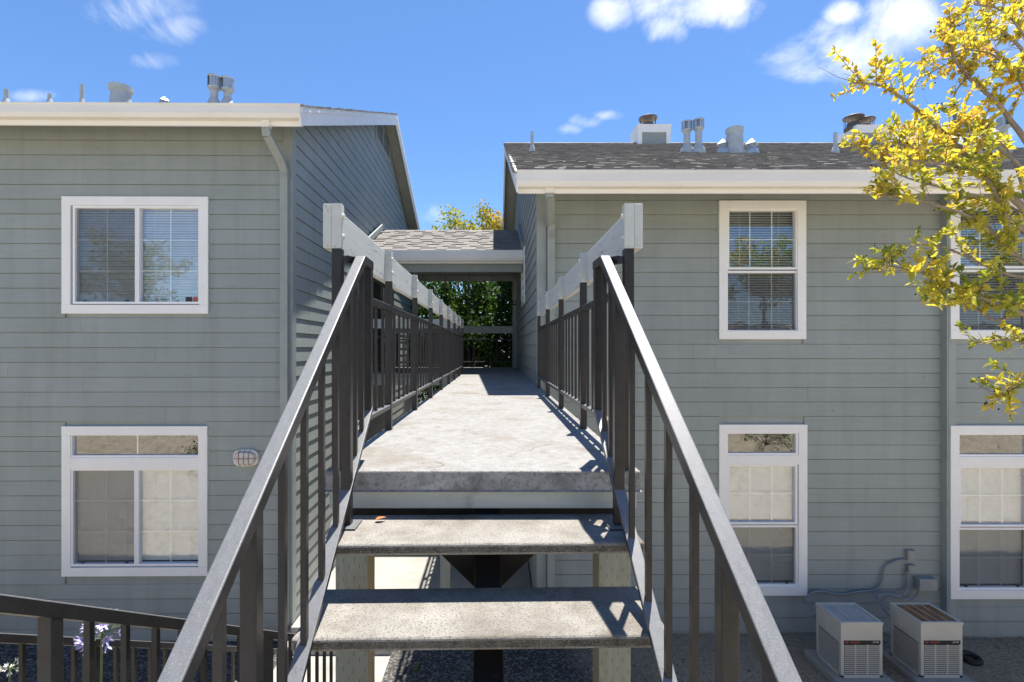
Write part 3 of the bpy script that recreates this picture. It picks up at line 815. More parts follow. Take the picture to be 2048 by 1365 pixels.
LFw = lambda u, d, z: LF(u, d, z)
make_window(LB, LF, 1.157, 3.21, 0.497, 2.15, [(1.30, 2.13, .665, 1.99, 2, 3, False, 0.0), (2.19, 3.03, .665, 1.99, 2, 3, True, 0.0)],
            'white sliding window with closed blinds and two small stickers on the glass', stickers=[(1.325, 1.40, .675, .735, 'badge_red', True), (1.41, 1.50, .672, .738, 'badge_dark', False)])
make_window(LB, LF, 1.17, 3.21, -3.21, -1.093, [(1.30, 3.07, -1.505, -1.225, 2, 1, False, 0.0), (1.295, 2.14, -3.04, -1.72, 2, 3, False, 0.0), (2.20, 3.06, -3.04, -1.72, 2, 3, True, 0.0)],
            'white sliding window with a low transom pane above')
for u0, yoff in ((2.616, 0.0), (5.885, 0.10)):
    FF = (lambda u, d, z, o=yoff: (XR + u, YR - o - d, z))
    make_window(RB, FF, u0, u0 + 1.263, .139, 2.153, [(u0 + .15, u0 + 1.115, 1.185, 2.01, 3, 2, False, 0.0), (u0 + .135, u0 + 1.13, .275, 1.105, 3, 2, True, 0.014)],
                'tall white double hung window with half open blinds', slat=.010)
    make_window(RB, FF, u0, u0 + 1.279, -3.584, -1.10, [(u0 + .13, u0 + 1.12, -1.515, -1.235, 1, 1, False, 0.0), (u0 + .155, u0 + 1.11, -2.52, -1.71, 3, 2, False, 0.0),
                (u0 + .14, u0 + 1.125, -3.43, -2.60, 3, 2, True, 0.014)], 'white double hung window with a transom pane above')

# gable vent on the left building
m = MB(); y0, y1, z0, z1 = 12.25, 13.95, 5.13, 5.80
sx = XL
m.box(sx, sx + .045, y0, y0 + .09, z0, z1); m.box(sx, sx + .045, y1 - .09, y1, z0, z1); m.box(sx, sx + .044, y0 + .09, y1 - .09, z0, z0 + .09)
m.box(sx, sx + .04, (y0 + y1) / 2 - .03, (y0 + y1) / 2 + .03, z0 + .09, z1)
gv = m.build('gable_vent', 'trim_grey', LB)
for k in range(7):
    m = MB(); zc = z0 + .12 + k * .085
    m.poly([(sx + .018, y0 + .09, zc + .04), (sx + .042, y0 + .09, zc - .02), (sx + .042, y1 - .09, zc - .02), (sx + .018, y1 - .09, zc + .04),
            (sx + .018, y0 + .09, zc + .028), (sx + .042, y0 + .09, zc - .032), (sx + .042, y1 - .09, zc - .032), (sx + .018, y1 - .09, zc + .028)],
           [(0, 1, 2, 3), (7, 6, 5, 4), (0, 4, 5, 1), (1, 5, 6, 2), (2, 6, 7, 3), (3, 7, 4, 0)])
    m.build('louvre', 'trim_grey', gv)
# small window on the walkway side of the right building
m = MB(); x = XR
for a, b, c, d in ((10.35, 10.48, .95, 2.12), (11.27, 11.40, .95, 2.12), (10.48, 11.27, 1.99, 2.12), (10.48, 11.27, .95, 1.08)):
    m.box(x - .045, x, a, b, c, d)
w = m.build('window', 'white_paint', RB, bevel=.003)
m = MB(); m.box(x - .022, x - .018, 10.48, 11.27, 1.08, 1.99); m.build('pane', 'glass', w)
m = MB(); m.box(x - .016, x - .012, 10.48, 11.27, 1.08, 1.99); m.build('blind', 'blind', w)
# entry door and side light under the breezeway on the left building
m = MB(); x = XL
for a, b, c, d in ((11.75, 11.88, ZS, 1.75), (12.80, 12.93, ZS, 1.75), (11.88, 12.80, 1.62, 1.75)):
    m.box(x, x + .046, a, b, c, d)
w = m.build('door_frame', 'trim_grey', LB)
m = MB(); m.box(x + .017, x + .036, 11.88, 12.80, ZS + .01, 1.62); m.build('door', 'door_paint', w)
m = MB()
for a, b, c, d in ((13.15, 13.25, .1, 1.6), (13.95, 14.05, .1, 1.6), (13.25, 13.95, 1.5, 1.6), (13.25, 13.95, .1, .2)):
    m.box(x, x + .046, a, b, c, d)
w = m.build('window', 'white_paint', LB)
m = MB(); m.box(x + .018, x + .03, 13.25, 13.95, .2, 1.5); m.build('pane', 'door_paint', w)

# downspouts
m = MB()
ds = m
pts = [(XL - .14, 6.635, 2.93), (XL - .135, 6.66, 2.84), (XL - .075, 6.97, 2.60), (XL - .068, 7.035, 2.52), (XL - .065, 7.045, 2.40), (XL - .065, 7.045, ZG + .2)]
for a, b in zip(pts, pts[1:]): ds.bar(a, (Vector(b) + (Vector(b) - Vector(a)).normalized() * .012), .105, .072, up=(0, 1, 0.001))
for k in range(5): ds.box(XL - .118, XL - .012, 7.0, 7.0055, 2.42 + k * .02, 2.43 + k * .02)
ds.build('downspout', 'trim_grey', LB)
m = MB(); m.box(XL - .195, XL - .085, 6.595, 6.675, 2.93, 3.03); m.build('gutter_outlet', 'cream_gutter', LB)
m = MB()
pts = [(XR + .06, 6.44, 2.07), (XR + .065, 6.46, 1.97), (XR + .155, 7.16, 1.80), (XR + .17, 7.232, 1.74), (XR + .17, 7.232, ZG + .2)]
for a, b in zip(pts, pts[1:]): m.bar(a, (Vector(b) + (Vector(b) - Vector(a)).normalized() * .012), .105, .072, up=(0, 1, 0.001))
for k in range(5): m.box(XR + .12, XR + .22, 7.188, 7.1935, 1.60 + k * .02, 1.61 + k * .02)
m.build('downspout', 'trim_grey', RB)
m = MB(); m.box(XR + .005, XR + .115, 6.40, 6.48, 2.0, 2.062); m.build('gutter_outlet', 'cream_gutter', RB)

# ------------------------------------------------------------------ roof furniture (parts of the roofs)
def roofz(y, e, sl): return e[1] + sl * (y - e[0])
LE, RE = (6.50, 3.19), (6.30, 2.255)
def pipe(roof, e, sl, x, y, r, h, m='vent_paint', collar=True):
    z = roofz(y, e, sl); b = MB()
    b.cyl((x, y, z - .1), (x, y, z + h), r, n=12)
    if collar: b.lathe((x, y, z - .06), [(r * 2.0, 0), (r * 1.9, .08), (r * 1.15, .17), (r * 1.02, .18)], n=14)
    return b.build('vent_pipe', m, roof)
def flue(roof, e, sl, x, y, h, r=.058, cr=.10, ch=.21):
    z = roofz(y, e, sl); b = MB()
    b.lathe((x, y, z - .08), [(r * 2.1, 0), (r * 2.0, .10), (r * 1.2, .2), (r * 1.05, .22)], n=16)
    b.cyl((x, y, z), (x, y, z + h - ch), r, n=14)
    o = b.build('flue', 'vent_paint', roof, smooth=False)
    # slotted draught cap: open band of vertical plates under a lid
    c = MB(); zc = z + h - ch
    c.lathe((x, y, zc - .03), [(r, 0), (cr * .95, .035), (cr, .045), (cr, .055)], n=18)
    for k in range(14):
        if k % 7 in (2,): continue
        t0, t1 = 2 * math.pi * k / 14, 2 * math.pi * (k + .93) / 14
        c.poly([(x + cr * math.cos(t0), y + cr * math.sin(t0), zc + .02), (x + cr * math.cos(t1), y + cr * math.sin(t1), zc + .02),
                (x + cr * math.cos(t1), y + cr * math.sin(t1), zc + ch - .02), (x + cr * math.cos(t0), y + cr * math.sin(t0), zc + ch - .02)], [(0, 1, 2, 3)])
    c.cyl((x, y, zc), (x, y, zc + ch - .02), r * .9, n=12)
    c.lathe((x, y, zc + ch - .03), [(cr * 1.0, 0), (cr * 1.04, .01), (cr * 1.02, .022), (cr * .6, .03)], n=18)
    ORG[o.name] = ORG[roof.name]
    c.build('flue_cap', 'galvanised', roof)
def hood(roof, e, sl, x, y, s=1.0):
    z = roofz(y, e, sl); b = MB()
    b.lathe((x, y, z - .06), [(.15 * s, 0), (.14 * s, .08), (.09 * s, .15), (.08 * s, .2)], n=14)
    b.lathe((x, y, z + .15 * s), [(.155 * s, 0), (.15 * s, .015), (.01, .15 * s)], n=4)
    return b.build('roof_vent', 'galvanised', roof)
def drum(roof, e, sl, x, y, r, h, lid=1.18):
    z = roofz(y, e, sl); b = MB()
    b.lathe((x, y, z - .12), [(r * 1.12, 0), (r * 1.05, .12), (r * .86, .12 + h * .85), (r * .86, .12 + h)], n=22)
    o = b.build('vent_drum', 'vent_paint', roof)
    c = MB(); c.lathe((x, y, z + h + .015), [(r * .9, -.05), (r * lid * .86, -.03), (r * lid * .88, .035), (r * lid * .4, .07)], n=22)
    c.build('drum_lid', 'vent_paint', roof)

flue(LROOF, LE, LSL, -4.53, 8.1, .50); flue(LROOF, LE, LSL, -4.34, 8.15, .47)
drum(LROOF, LE, LSL, -6.10, 8.2, .155, .27, 1.25)
pipe(LROOF, LE, LSL, -6.73, 8.2, .03, .36); pipe(LROOF, LE, LSL, -7.25, 8.2, .03, .20); pipe(LROOF, LE, LSL, -7.95, 8.2, .035, .27)
hood(LROOF, LE, LSL, -5.40, 8.2, .55)
K = .913
pipe(RROOF, RE, RSL, .84 * K, 11.3 * K, .033, .38)
flue(RROOF, RE, RSL, 4.24 * K, 11.05 * K, .60, r=.065, cr=.105, ch=.2); flue(RROOF, RE, RSL, 4.46 * K, 10.95 * K, .64, r=.065, cr=.105, ch=.2)
drum(RROOF, RE, RSL, 5.22 * K, 10.9 * K, .175, .40, 1.12)
hood(RROOF, RE, RSL, 4.97 * K, 10.9 * K, .85); hood(RROOF, RE, RSL, 5.52 * K, 10.75 * K, .9)
pipe(RROOF, RE, RSL, 7.35 * K, 10.8 * K, .036, .38); flue(RROOF, RE, RSL, 10.3 * K, 10.9 * K, .66, cr=.12); flue(RROOF, RE, RSL, 11.1 * K, 10.9 * K, .68, cr=.12)
hood(RROOF, RE, RSL, 10.2 * K, 10.4 * K, 1.2)

def chimney(x, y, w, d, ztop, flues):
    zb = 4.6
    b = MB(); b.box(x - w / 2, x + w / 2, y - d / 2, y + d / 2, zb, ztop - .16)
    c = b.build('chimney', 'trim_grey', RB)
    b = MB()
    for sx_ in (-1, 1):
        b.box(x + sx_ * w / 2 - sx_ * .09, x + sx_ * (w / 2 + .02), y - d / 2 - .02, y + d / 2 + .02, zb, ztop - .18)
    b.box(x - w / 2 - .03, x + w / 2 + .03, y - d / 2 - .03, y + d / 2 + .03, ztop - .18, ztop)
    b.box(x - w / 2 - .045, x + w / 2 + .045, y - d / 2 - .045, y + d / 2 + .045, ztop, ztop + .025)
    b.build('chimney_trim', 'white_paint', c)
    for fx, fy in flues:
        b = MB(); b.cyl((fx, fy, ztop), (fx, fy, ztop + .06), .22, n=18)
        for k in range(8):
            t = 2 * math.pi * k / 8
            b.cyl((fx + .21 * math.cos(t), fy + .21 * math.sin(t), ztop + .05), (fx + .21 * math.cos(t), fy + .21 * math.sin(t), ztop + .33), .008, n=5)
        b.cyl((fx, fy, ztop + .05), (fx, fy, ztop + .20), .17, .15, n=14)
        b.lathe((fx, fy, ztop + .32), [(.25, 0), (.25, .03), (.2, .06), (.05, .075)], n=20)
        b.build('flue_cap', 'dark_metal_cap', c)
chimney(4.22, 13.6, .82, .66, 5.92, [(4.16, 13.6)])
chimney(10.0, 13.6, .90, .82, 5.87, [(9.64, 13.45), (10.05, 13.6)])

# ------------------------------------------------------------------ walkway
WK = empty('walkway', (-.05, 2.15, ZS), 'raised concrete walkway running back between the two grey buildings', 'walkway')
XA, XB = -0.73, 0.626
m = MB()
prof = [(XA, 2.147), (XB, 2.147), (XB, 14.2), (XL + .03, 14.2), (XL + .03, 10.75), (XA, 10.75)]
n = len(prof)
vs_ = [(x, y, ZS - .088) for x, y in prof] + [(x, y, ZS) for x, y in prof]
m.poly(vs_, [(k, (k + 1) % n, n + (k + 1) % n, n + k) for k in range(n)])
m.mi[0] = 1
m.poly(vs_[n:], [tuple(range(n))]); m.poly(vs_[:n], [tuple(range(n - 1, -1, -1))])
slab = m.build('slab', ['concrete_slab', 'concrete_edge'], WK, bevel=.007)
m = MB()
m.box(XA + .012, XB - .012, 2.165, 2.205, ZS - .088 - .078, ZS - .0885); m.build('rim_board', 'rim_paint', WK, bevel=.003)
m = MB(); m.box(XA + .012, XA + .05, 2.206, 10.7, ZS - .26, ZS - .0885); m.build('rim_board', 'trim_grey', WK)
m = MB(); m.box(XB - .05, XB - .012, 2.206, 7.2, ZS - .26, ZS - .0885); m.build('rim_board', 'trim_grey', WK)
m = MB(); m.box(XL + .08, XA + .011, 10.78, 10.82, ZS - .26, ZS - .0885); m.build('rim_board', 'trim_grey', WK)
for k in range(9):
    m = MB(); y = 3.0 + k * 1.2; m.box(XA + .051, XB - .051, y, y + .04, ZS - .25, ZS - .0885); m.build('joist', 'trim_grey', WK)
m = MB(); m.box(XA + .06, XB - .06, 2.23, 2.26, ZS - .27, ZS - .10); m.build('joist', 'gap_shade', WK)  # near-black strip painted as the deep shade below the rim board
slit_me = None
for (px_, py_) in ((XA + .005, 2.27), (XB - .155, 2.27), (XA - .06, 7.2), (XA + .05, 9.6)):
    m = MB(); w = .145
    m.box(px_, px_ + w, py_, py_ + w, ZG - .1, ZS - .262)
    m.mi[3] = 1; m.mi[5] = 1
    pst = m.build('support_post', ['treated_wood', 'treated_wood_side'], WK, bevel=.004)
    if py_ < 3:
        s = MB()
        for j in range(240):
            sx_ = px_ + .012 + (j % 6) * .0245 + R.uniform(-.002, .002); sz = ZS - .3 - (j // 6) * .085 - (j % 2) * .042 + R.uniform(-.01, .01)
            if sz > ZG: s.box(sx_ - .0012, sx_ + .0012, py_ - .0006, py_ + .003, sz - .010, sz + .010)
        so = s.build('incising_slits', 'wood_slit', pst); so['kind'] = 'stuff'

# ------------------------------------------------------------------ stairs up to the walkway
ST = empty('staircase', (-.05, 2.1, ZS), 'open riser concrete stair with black steel spine leading up to the walkway', 'staircase', rz=0.02)
SX = -.05
RISE, GO = 0.194, 0.262
def tread(root, xc, yf, zt, half=.604, d=.335):
    m = MB()
    m.box(xc - half, xc + half, yf, yf + d, zt - .044, zt)
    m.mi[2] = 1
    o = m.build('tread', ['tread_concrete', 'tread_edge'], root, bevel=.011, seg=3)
    return o
for k in range(5):
    tread(ST, SX, 1.845 - k * GO, -.719 - k * RISE)
# steel spine with a bracket under every tread
m = MB(); m.bar((SX + .02, 2.25, -.80 + .30 - .265), (SX + .02, .55, -.80 - 1.40 * .74 - .225), .105, .17)
m.build('spine', 'rusty_steel', ST, bevel=.008)
for k in range(5):
    yb = 1.845 - k * GO + .20; zt = -.719 - k * RISE - .0445
    b = MB(); x = SX + .02
    b.box(x - .16, x + .16, yb - .04, yb + .10, zt - .008, zt + .0005)
    if k == 0:
        for s_ in (-1, 1):
            b.poly([(x + s_ * .053, yb, zt - .0085), (x + s_ * .262, yb, zt - .0085), (x + s_ * .053, yb, zt - .212), (x + s_ * .053, yb + .010, zt - .0085), (x + s_ * .262, yb + .010, zt - .0085), (x + s_ * .053, yb + .010, zt - .212)],
                   [(0, 1, 2), (5, 4, 3), (0, 3, 4, 1), (1, 4, 5, 2), (2, 5, 3, 0)])
        b.box(x - .052, x + .052, yb - .012, yb + .14, zt - .25, zt - .0085)
    b.build('bracket', 'rusty_steel', ST)

def stair_rail(side, label):
    xr = SX + side * .553
    root = empty('stair_railing', (xr, 2.04, ZS - .194), label, 'railing', 'black railings flanking the stair', rz=0)
    rot = 0.02
    root.rotation_euler.z = 0
    X = lambda y: xr - .02 * (y - 2.04)
    ztop = lambda y: .425 if y > 2.27 else .425 - .74 * (2.27 - y)
    zbot = lambda y: -.292 - .752 * (2.40 - y)
    ye = .885 if side < 0 else .868
    H, W = .042, .044
    m = MB()
    m.bar((X(ye), ye, ztop(ye) - H / 2), (X(2.275), 2.275, ztop(2.275) - H / 2 + .002), W, H)
    sheen_top(m.build('handrail', 'black_metal', root, bevel=.004))
    m = MB(); m.bar((X(2.262), 2.262, .425 - H / 2 - .001), (X(2.43), 2.43, .425 - H / 2 - .001), W - .001, H - .001); sheen_top(m.build('handrail_return', 'black_metal', root, bevel=.003))
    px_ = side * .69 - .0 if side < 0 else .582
    m = MB(); m.bar((px_ - side * .02, 2.235, .40), (X(2.3) + side * .02, 2.30, .40), .036, .036); sheen_top(m.build('tie_bar', 'black_metal', root, bevel=.003))
    m = MB(); m.bar((X(.55), .55, zbot(.55)), (X(2.41), 2.41, zbot(2.41)), .046, .022); sheen_top(m.build('bottom_rail', 'black_metal', root, bevel=.003))
    m = MB(); yn = 2.40; m.box(X(yn) - .021, X(yn) + .021, yn - .021, yn + .021, zbot(yn) + .004, .425 - H + .002); m.build('newel_post', 'black_metal', root, bevel=.003)
    yp = 2.035; m = MB(); m.box(X(yp) - .02, X(yp) + .02, yp - .02, yp + .02, -.713, ztop(yp) - H + .01); m.build('post', 'black_metal', root, bevel=.003)
    m = MB(); m.box(X(yp) - .05, X(yp) + .05, yp - .06, yp + .05, -.7185, -.711); sheen_top(m.build('base_plate', 'black_metal', root, bevel=.002))
    yq = 1.205 if side < 0 else 1.125
    m = MB(); m.box(X(yq) - .02, X(yq) + .02, yq - .02, yq + .02, zbot(yq) - .25, ztop(yq) - H + .012); m.build('post', 'black_metal', root, bevel=.003)
    ys = (1.06, 1.39, 1.557, 1.722, 1.888, 2.165, 2.28) if side < 0 else (.955, 1.30, 1.485, 1.665, 1.852, 2.16, 2.28)
    for y in ys:
        m = MB(); m.box(X(y) - .0095, X(y) + .0095, y - .0095, y + .0095, zbot(y) + .006, ztop(y) - H + .006); m.build('picket', 'black_metal', root)
    return root
stair_rail(-1, 'black steel stair railing on the side of the two sliding windows')
stair_rail(1, 'black steel stair railing on the side of the air conditioners')

# ------------------------------------------------------------------ walkway guard railings with a timber beam on top
def guard(name, label, A, B, posts, out, first=0.0, beam=True, group='black guard railings along the walkway', zoff=0.0):
    """straight railing from A to B (x, y); out = unit vector towards the outside, where the beam is bolted"""
    A, B, out = Vector((*A, 0)), Vector((*B, 0)), Vector((*out, 0))
    d = (B - A).normalized(); L = (B - A).length
    root = empty(name, (A.x, A.y, ZS), label, 'railing', group)
    P = lambda s, o=0, z=0: A + d * s + out * o + Vector((0, 0, z))
    for s in posts:
        m = MB(); c = P(s)
        m.box(c.x - .0205, c.x + .0205, c.y - .0205, c.y + .0205, ZS - .012, .436)
        m.box(c.x - .021, c.x + .021, c.y - .021, c.y + .021, .436, .632, 1)
        m.build('post', ['black_metal', 'beam_paint'], root)
        for z in (.49, .58):
            b = MB(); q = P(s, -.0205, z); q2 = P(s, -.031, z); b.cyl(q, q2, .013, .010, n=8); b.build('bolt', 'beam_paint', root)
    for i, (s0, s1) in enumerate(zip(posts, posts[1:])):
        m = MB(); m.bar(P(s0 + .02, 0, .262), P(s1 - .02, 0, .262), .038, .036); sheen_top(m.build('top_rail', 'black_metal', root, bevel=.003))
        m = MB(); m.bar(P(s0 + .02, 0, -.372), P(s1 - .02, 0, -.372), .036, .026); sheen_top(m.build('bottom_rail', 'black_metal', root, bevel=.003))
        nn = max(1, round((s1 - s0) / .165) - 1)
        for k in range(1, nn + 1):
            c = P(s0 + (s1 - s0) * k / (nn + 1)); m = MB()
            m.box(c.x - .0075, c.x + .0075, c.y - .0075, c.y + .0075, -.36, .246); m.build('picket', 'black_metal', root)
    if beam:
        # beam in butted lengths
        cuts = [posts[0] - .022] + [p for p in posts[3::3] if p < posts[-1] - .5] + [posts[-1] + .03]
        for s0, s1 in zip(cuts, cuts[1:]):
            m = MB(); p, q = P(s0 + .0015, .0215), P(s1 - .0015, .0595)
            m.box(p.x, q.x, p.y, q.y, .438 + R.uniform(-.004, .004), .634 + R.uniform(-.004, .006))
            m.build('beam', 'beam_paint', root, bevel=.004)
    return root
guard('guard_railing', 'long black railing topped with a pale beam, on the open side of the walkway', (-.688, 2.19), (-.688, 10.66), [1.05 * k for k in range(9)], (-1, 0))
guard('guard_railing', 'short black railing with pale beam ending at the downspout corner', (.583, 2.19), (.583, 6.7), [1.11 * k for k in range(5)], (1, 0))
guard('guard_railing', 'black railing with beam crossing to the gabled building by the landing', (-.80, 10.79), (XL + .06, 10.79), [0.0, 1.0, 2.0], (0, -1))
guard('guard_railing', 'black railing with grey beam closing the far end of the landing', (.54, 14.1), (XL + .1, 14.1), [0, 1.14, 2.28, 3.3], (0, -1))

# ------------------------------------------------------------------ lower stair going down beside the bank
LS_ = empty('lower_staircase', (-1.95, 5.2, ZG), 'concrete stair descending along the bank to the path', 'staircase')
for k in range(13):
    yf = 1.15 + k * .30; zt = -1.74 - (k) * .186
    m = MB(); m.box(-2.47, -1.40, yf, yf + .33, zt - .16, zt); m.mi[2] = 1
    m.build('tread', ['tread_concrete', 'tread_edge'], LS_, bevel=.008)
m = MB(); m.box(-2.6, .75, -3.5, 1.15, -1.80, -1.69); tag(m.build('landing', 'path_concrete', bevel=.008), kind='structure')
def low_rail(x, y0, y1, z0, posts, label):
    root = empty('stair_railing', (x, y1, ZG), label, 'railing', 'black railings of the lower stair')
    zt = lambda y: z0 - .624 * (y - 1.364)
    m = MB(); m.bar((x, y0, zt(y0) - .02), (x, y1, zt(y1) - .02), .046, .044); sheen_top(m.build('handrail', 'black_metal', root, bevel=.004))
    m = MB(); m.bar((x, y0, zt(y0) - .72), (x, y1, zt(y1) - .72), .036, .03); sheen_top(m.build('bottom_rail', 'black_metal', root, bevel=.003))
    y = y0 + .1
    i = 0
    while y < y1:
        if any(abs(y - p) < .06 for p in posts): y += .165; continue
        m = MB(); m.box(x - .0105, x + .0105, y - .0105, y + .0105, zt(y) - .72, zt(y) - .03); m.build('picket', 'black_metal', root); y += .165
    for p in posts:
        m = MB(); m.box(x - .022, x + .022, p - .022, p + .022, zt(p) - 1.05, zt(p) - .03); m.build('post', 'black_metal', root, bevel=.003)
low_rail(-1.36, .75, 4.6, -.675, (1.53, 3.0, 4.5), 'black railing of the lower stair, on the side next to the upper stair')
low_rail(-2.52, .75, 6.15, -.715, (1.6, 3.1, 4.6, 6.05), 'black railing of the lower stair, on the side next to the flower bed')

# ------------------------------------------------------------------ breezeway roof between the buildings
BZ = empty('breezeway', (-1.1, 11.0, ZS), 'small shingled breezeway roof bridging the two buildings over the landing', 'roof')
x0, x1 = XL + .03, XR - .03
BE, BRY, BRZ = (10.81, 2.14), 12.70, 3.005
m = MB(); m.prism_x([(10.87, 2.12), (BRY, BRZ - .02), (14.5, 2.18), (14.5, 2.13), (BRY, BRZ - .07), (10.87, 2.07)], x0, x1)
broof = m.build('roof_deck', 'soffit_paint', BZ)
L = math.hypot(BRY - 10.87, BRZ - 2.14); dy, dz = (BRY - 10.87) / L, (BRZ - 2.14) / L
ang = math.atan2(dz, dy)
tab_me = []
for v in range(6):
    m = MB(); wv = .20 + .03 * v
    t = .012 + (.013 if v % 2 else 0)
    m.poly([(0, 0, 0), (wv, 0, 0), (wv, 0, t), (0, 0, t), (0, .20, .004), (wv, .20, .004)], [(0, 1, 2, 3), (3, 2, 5, 4), (0, 3, 4), (1, 5, 2)], 0, .12 + .15 * v)
    o = m.build('shingle', 'shingle_light', broof, world_coords=False)
    tab_me.append((o.data, wv)); bpy.data.objects.remove(o)
s = -.02; off = ORG[broof.name]; par = 0
while s < L - .05:
    x = x0 + R.uniform(-.15, 0)
    while x < x1 - .02:
        par = 1 - par; me, wv = tab_me[R.choice((0, 2, 4)) + par]
        xs = x1 - x if x + wv > x1 else wv - .004
        if x < x0: x += .1; continue
        share('shingle', me, broof, (x - off.x, 10.87 + dy * s - off.y, 2.142 + dz * s - off.z + .004), (ang, 0, 0), (xs / wv, 1, 1))
        x += wv
    s += .155
sh = shingle_mesh(x0, x1, 14.5, 2.20, BRY, BRZ, expo=.3, wlo=.3, whi=.5); so = sh.build('shingles', 'shingle_light', broof); so['kind'] = 'stuff'
m = MB(); m.prism_x([(10.95, 1.91), (10.84, 1.91), (10.81, 1.965), (10.81, 2.135), (10.83, 2.14), (10.95, 2.11)], x0, x1); m.build('gutter', 'white_paint', BZ)
m = MB(); m.box(x0, x1, 10.953, 10.98, 1.87, 2.11); m.build('fascia', 'white_paint', BZ)
m = MB(); m.box(x0, x1, 11.05, 11.17, 1.70, 1.965); m.build('header', 'trim_grey', BZ, bevel=.004)
m = MB(); m.box(x0, x1, 13.45, 13.57, 1.83, 1.965); m.build('header', 'trim_grey', BZ, bevel=.004)
m = MB(); m.box(x0, x1, 10.985, 14.4, 1.966, 1.986); m.build('ceiling', 'soffit_paint', BZ)
for k in range(6):
    m = MB(); xx = x0 + .25 + k * .62; m.box(xx, xx + .06, 13.30, 13.449, 1.875, 1.9655); m.build('joist_end', 'trim_grey', BZ)
for xx in (XR - .165, XL + .06):
    m = MB(); m.box(xx, xx + .1, 13.46, 13.56, ZS, 1.83); m.build('post', 'trim_grey', BZ, bevel=.004)
m = MB(); m.lathe((-.35, 11.6, 1.866), [(.05, .0), (.13, .04), (.15, .0995)], n=18); m.build('ceiling_lamp', 'lamp_rim', BZ)
# sloped flashing boards where the roof meets the walls
for xx, wv in ((XL + .02, .045), (XR - .065, .045)):
    m = MB(); m.bar((xx + .02, 10.85, 2.24), (xx + .02, BRY, BRZ + .09), wv, .13); m.build('flashing', 'trim_grey', BZ)

# letter plate on the breezeway post
def text_mesh(name, body, size, m, parent, loc, rot=(rad(90), 0, 0), extr=.001, sx=1.0, shear=0.0):
    cu = bpy.data.curves.new(name, 'FONT'); cu.body = body; cu.size = size; cu.extrude = extr; cu.align_x = 'CENTER'; cu.align_y = 'CENTER'; cu.shear = shear
    o = bpy.data.objects.new(name, cu); col.objects.link(o)
    dg = bpy.context.evaluated_depsgraph_get()
    me = bpy.data.meshes.new_from_object(o.evaluated_get(dg))
    bpy.data.objects.remove(o); bpy.data.curves.remove(cu)
    me.materials.clear(); me.materials.append(MATS[m])
    t = bpy.data.objects.new(name, me); col.objects.link(t)
    t.parent = parent; t.location = loc; t.rotation_euler = rot; t.scale = (sx, 1, 1)
    return t
SG = empty('letter_plate', (XR - .115, 13.45, 1.2), 'small dark square letter plate on the breezeway post', 'sign')
m = MB(); m.box(XR - .17, XR - .06, 13.44, 13.455, 1.17, 1.30); m.build('plate', 'badge_dark', SG, bevel=.002)
text_mesh('letter', 'D', .10, 'badge_white', SG, (0, -.0115, .035))

# ------------------------------------------------------------------ wall lamp
WLp = empty('wall_lamp', (XL - .62, 7.09, -1.66), 'oval caged bulkhead lamp with rusty guard on grey siding', 'lamp')
cx, cy, cz = XL - .62, 7.085, -1.54
def oval(m, rx, rz_, y0, y1, k1=1.0, n=28, mi=0):
    A = []; B = []
    for k in range(n):
        t = 2 * math.pi * k / n
        c, s_ = math.cos(t), math.sin(t); e = .62
        ux = math.copysign(abs(c) ** e, c); uz = math.copysign(abs(s_) ** e, s_)
        A.append((cx + rx * ux, y0, cz + rz_ * uz)); B.append((cx + rx * k1 * ux, y1, cz + rz_ * k1 * uz))
    m.poly(A + B, [(k, (k + 1) % n, n + (k + 1) % n, n + k) for k in range(n)] + [tuple(range(n - 1, -1, -1)), tuple(range(n, 2 * n))], mi)
m = MB(); oval(m, .175, .12, 7.115, 7.05); m.build('rim', 'lamp_rim', WLp, bevel=.004)
m = MB(); oval(m, .155, .10, 7.05, 7.0, .82); m.build('diffuser', 'lamp_glass', WLp, bevel=.01)
m = MB()
for k in (-1, 0, 1):
    m.tube([(cx + k * .07, 7.05, cz - .112), (cx + k * .07, 7.0, cz - .08), (cx + k * .07, 6.985, cz), (cx + k * .07, 7.0, cz + .08), (cx + k * .07, 7.05, cz + .112)], .004, n=6)
m.tube([(cx - .165, 7.05, cz), (cx - .12, 6.995, cz), (cx, 6.98, cz), (cx + .12, 6.995, cz), (cx + .165, 7.05, cz)], .004, n=6)
m.build('cage', 'lamp_cage', WLp)

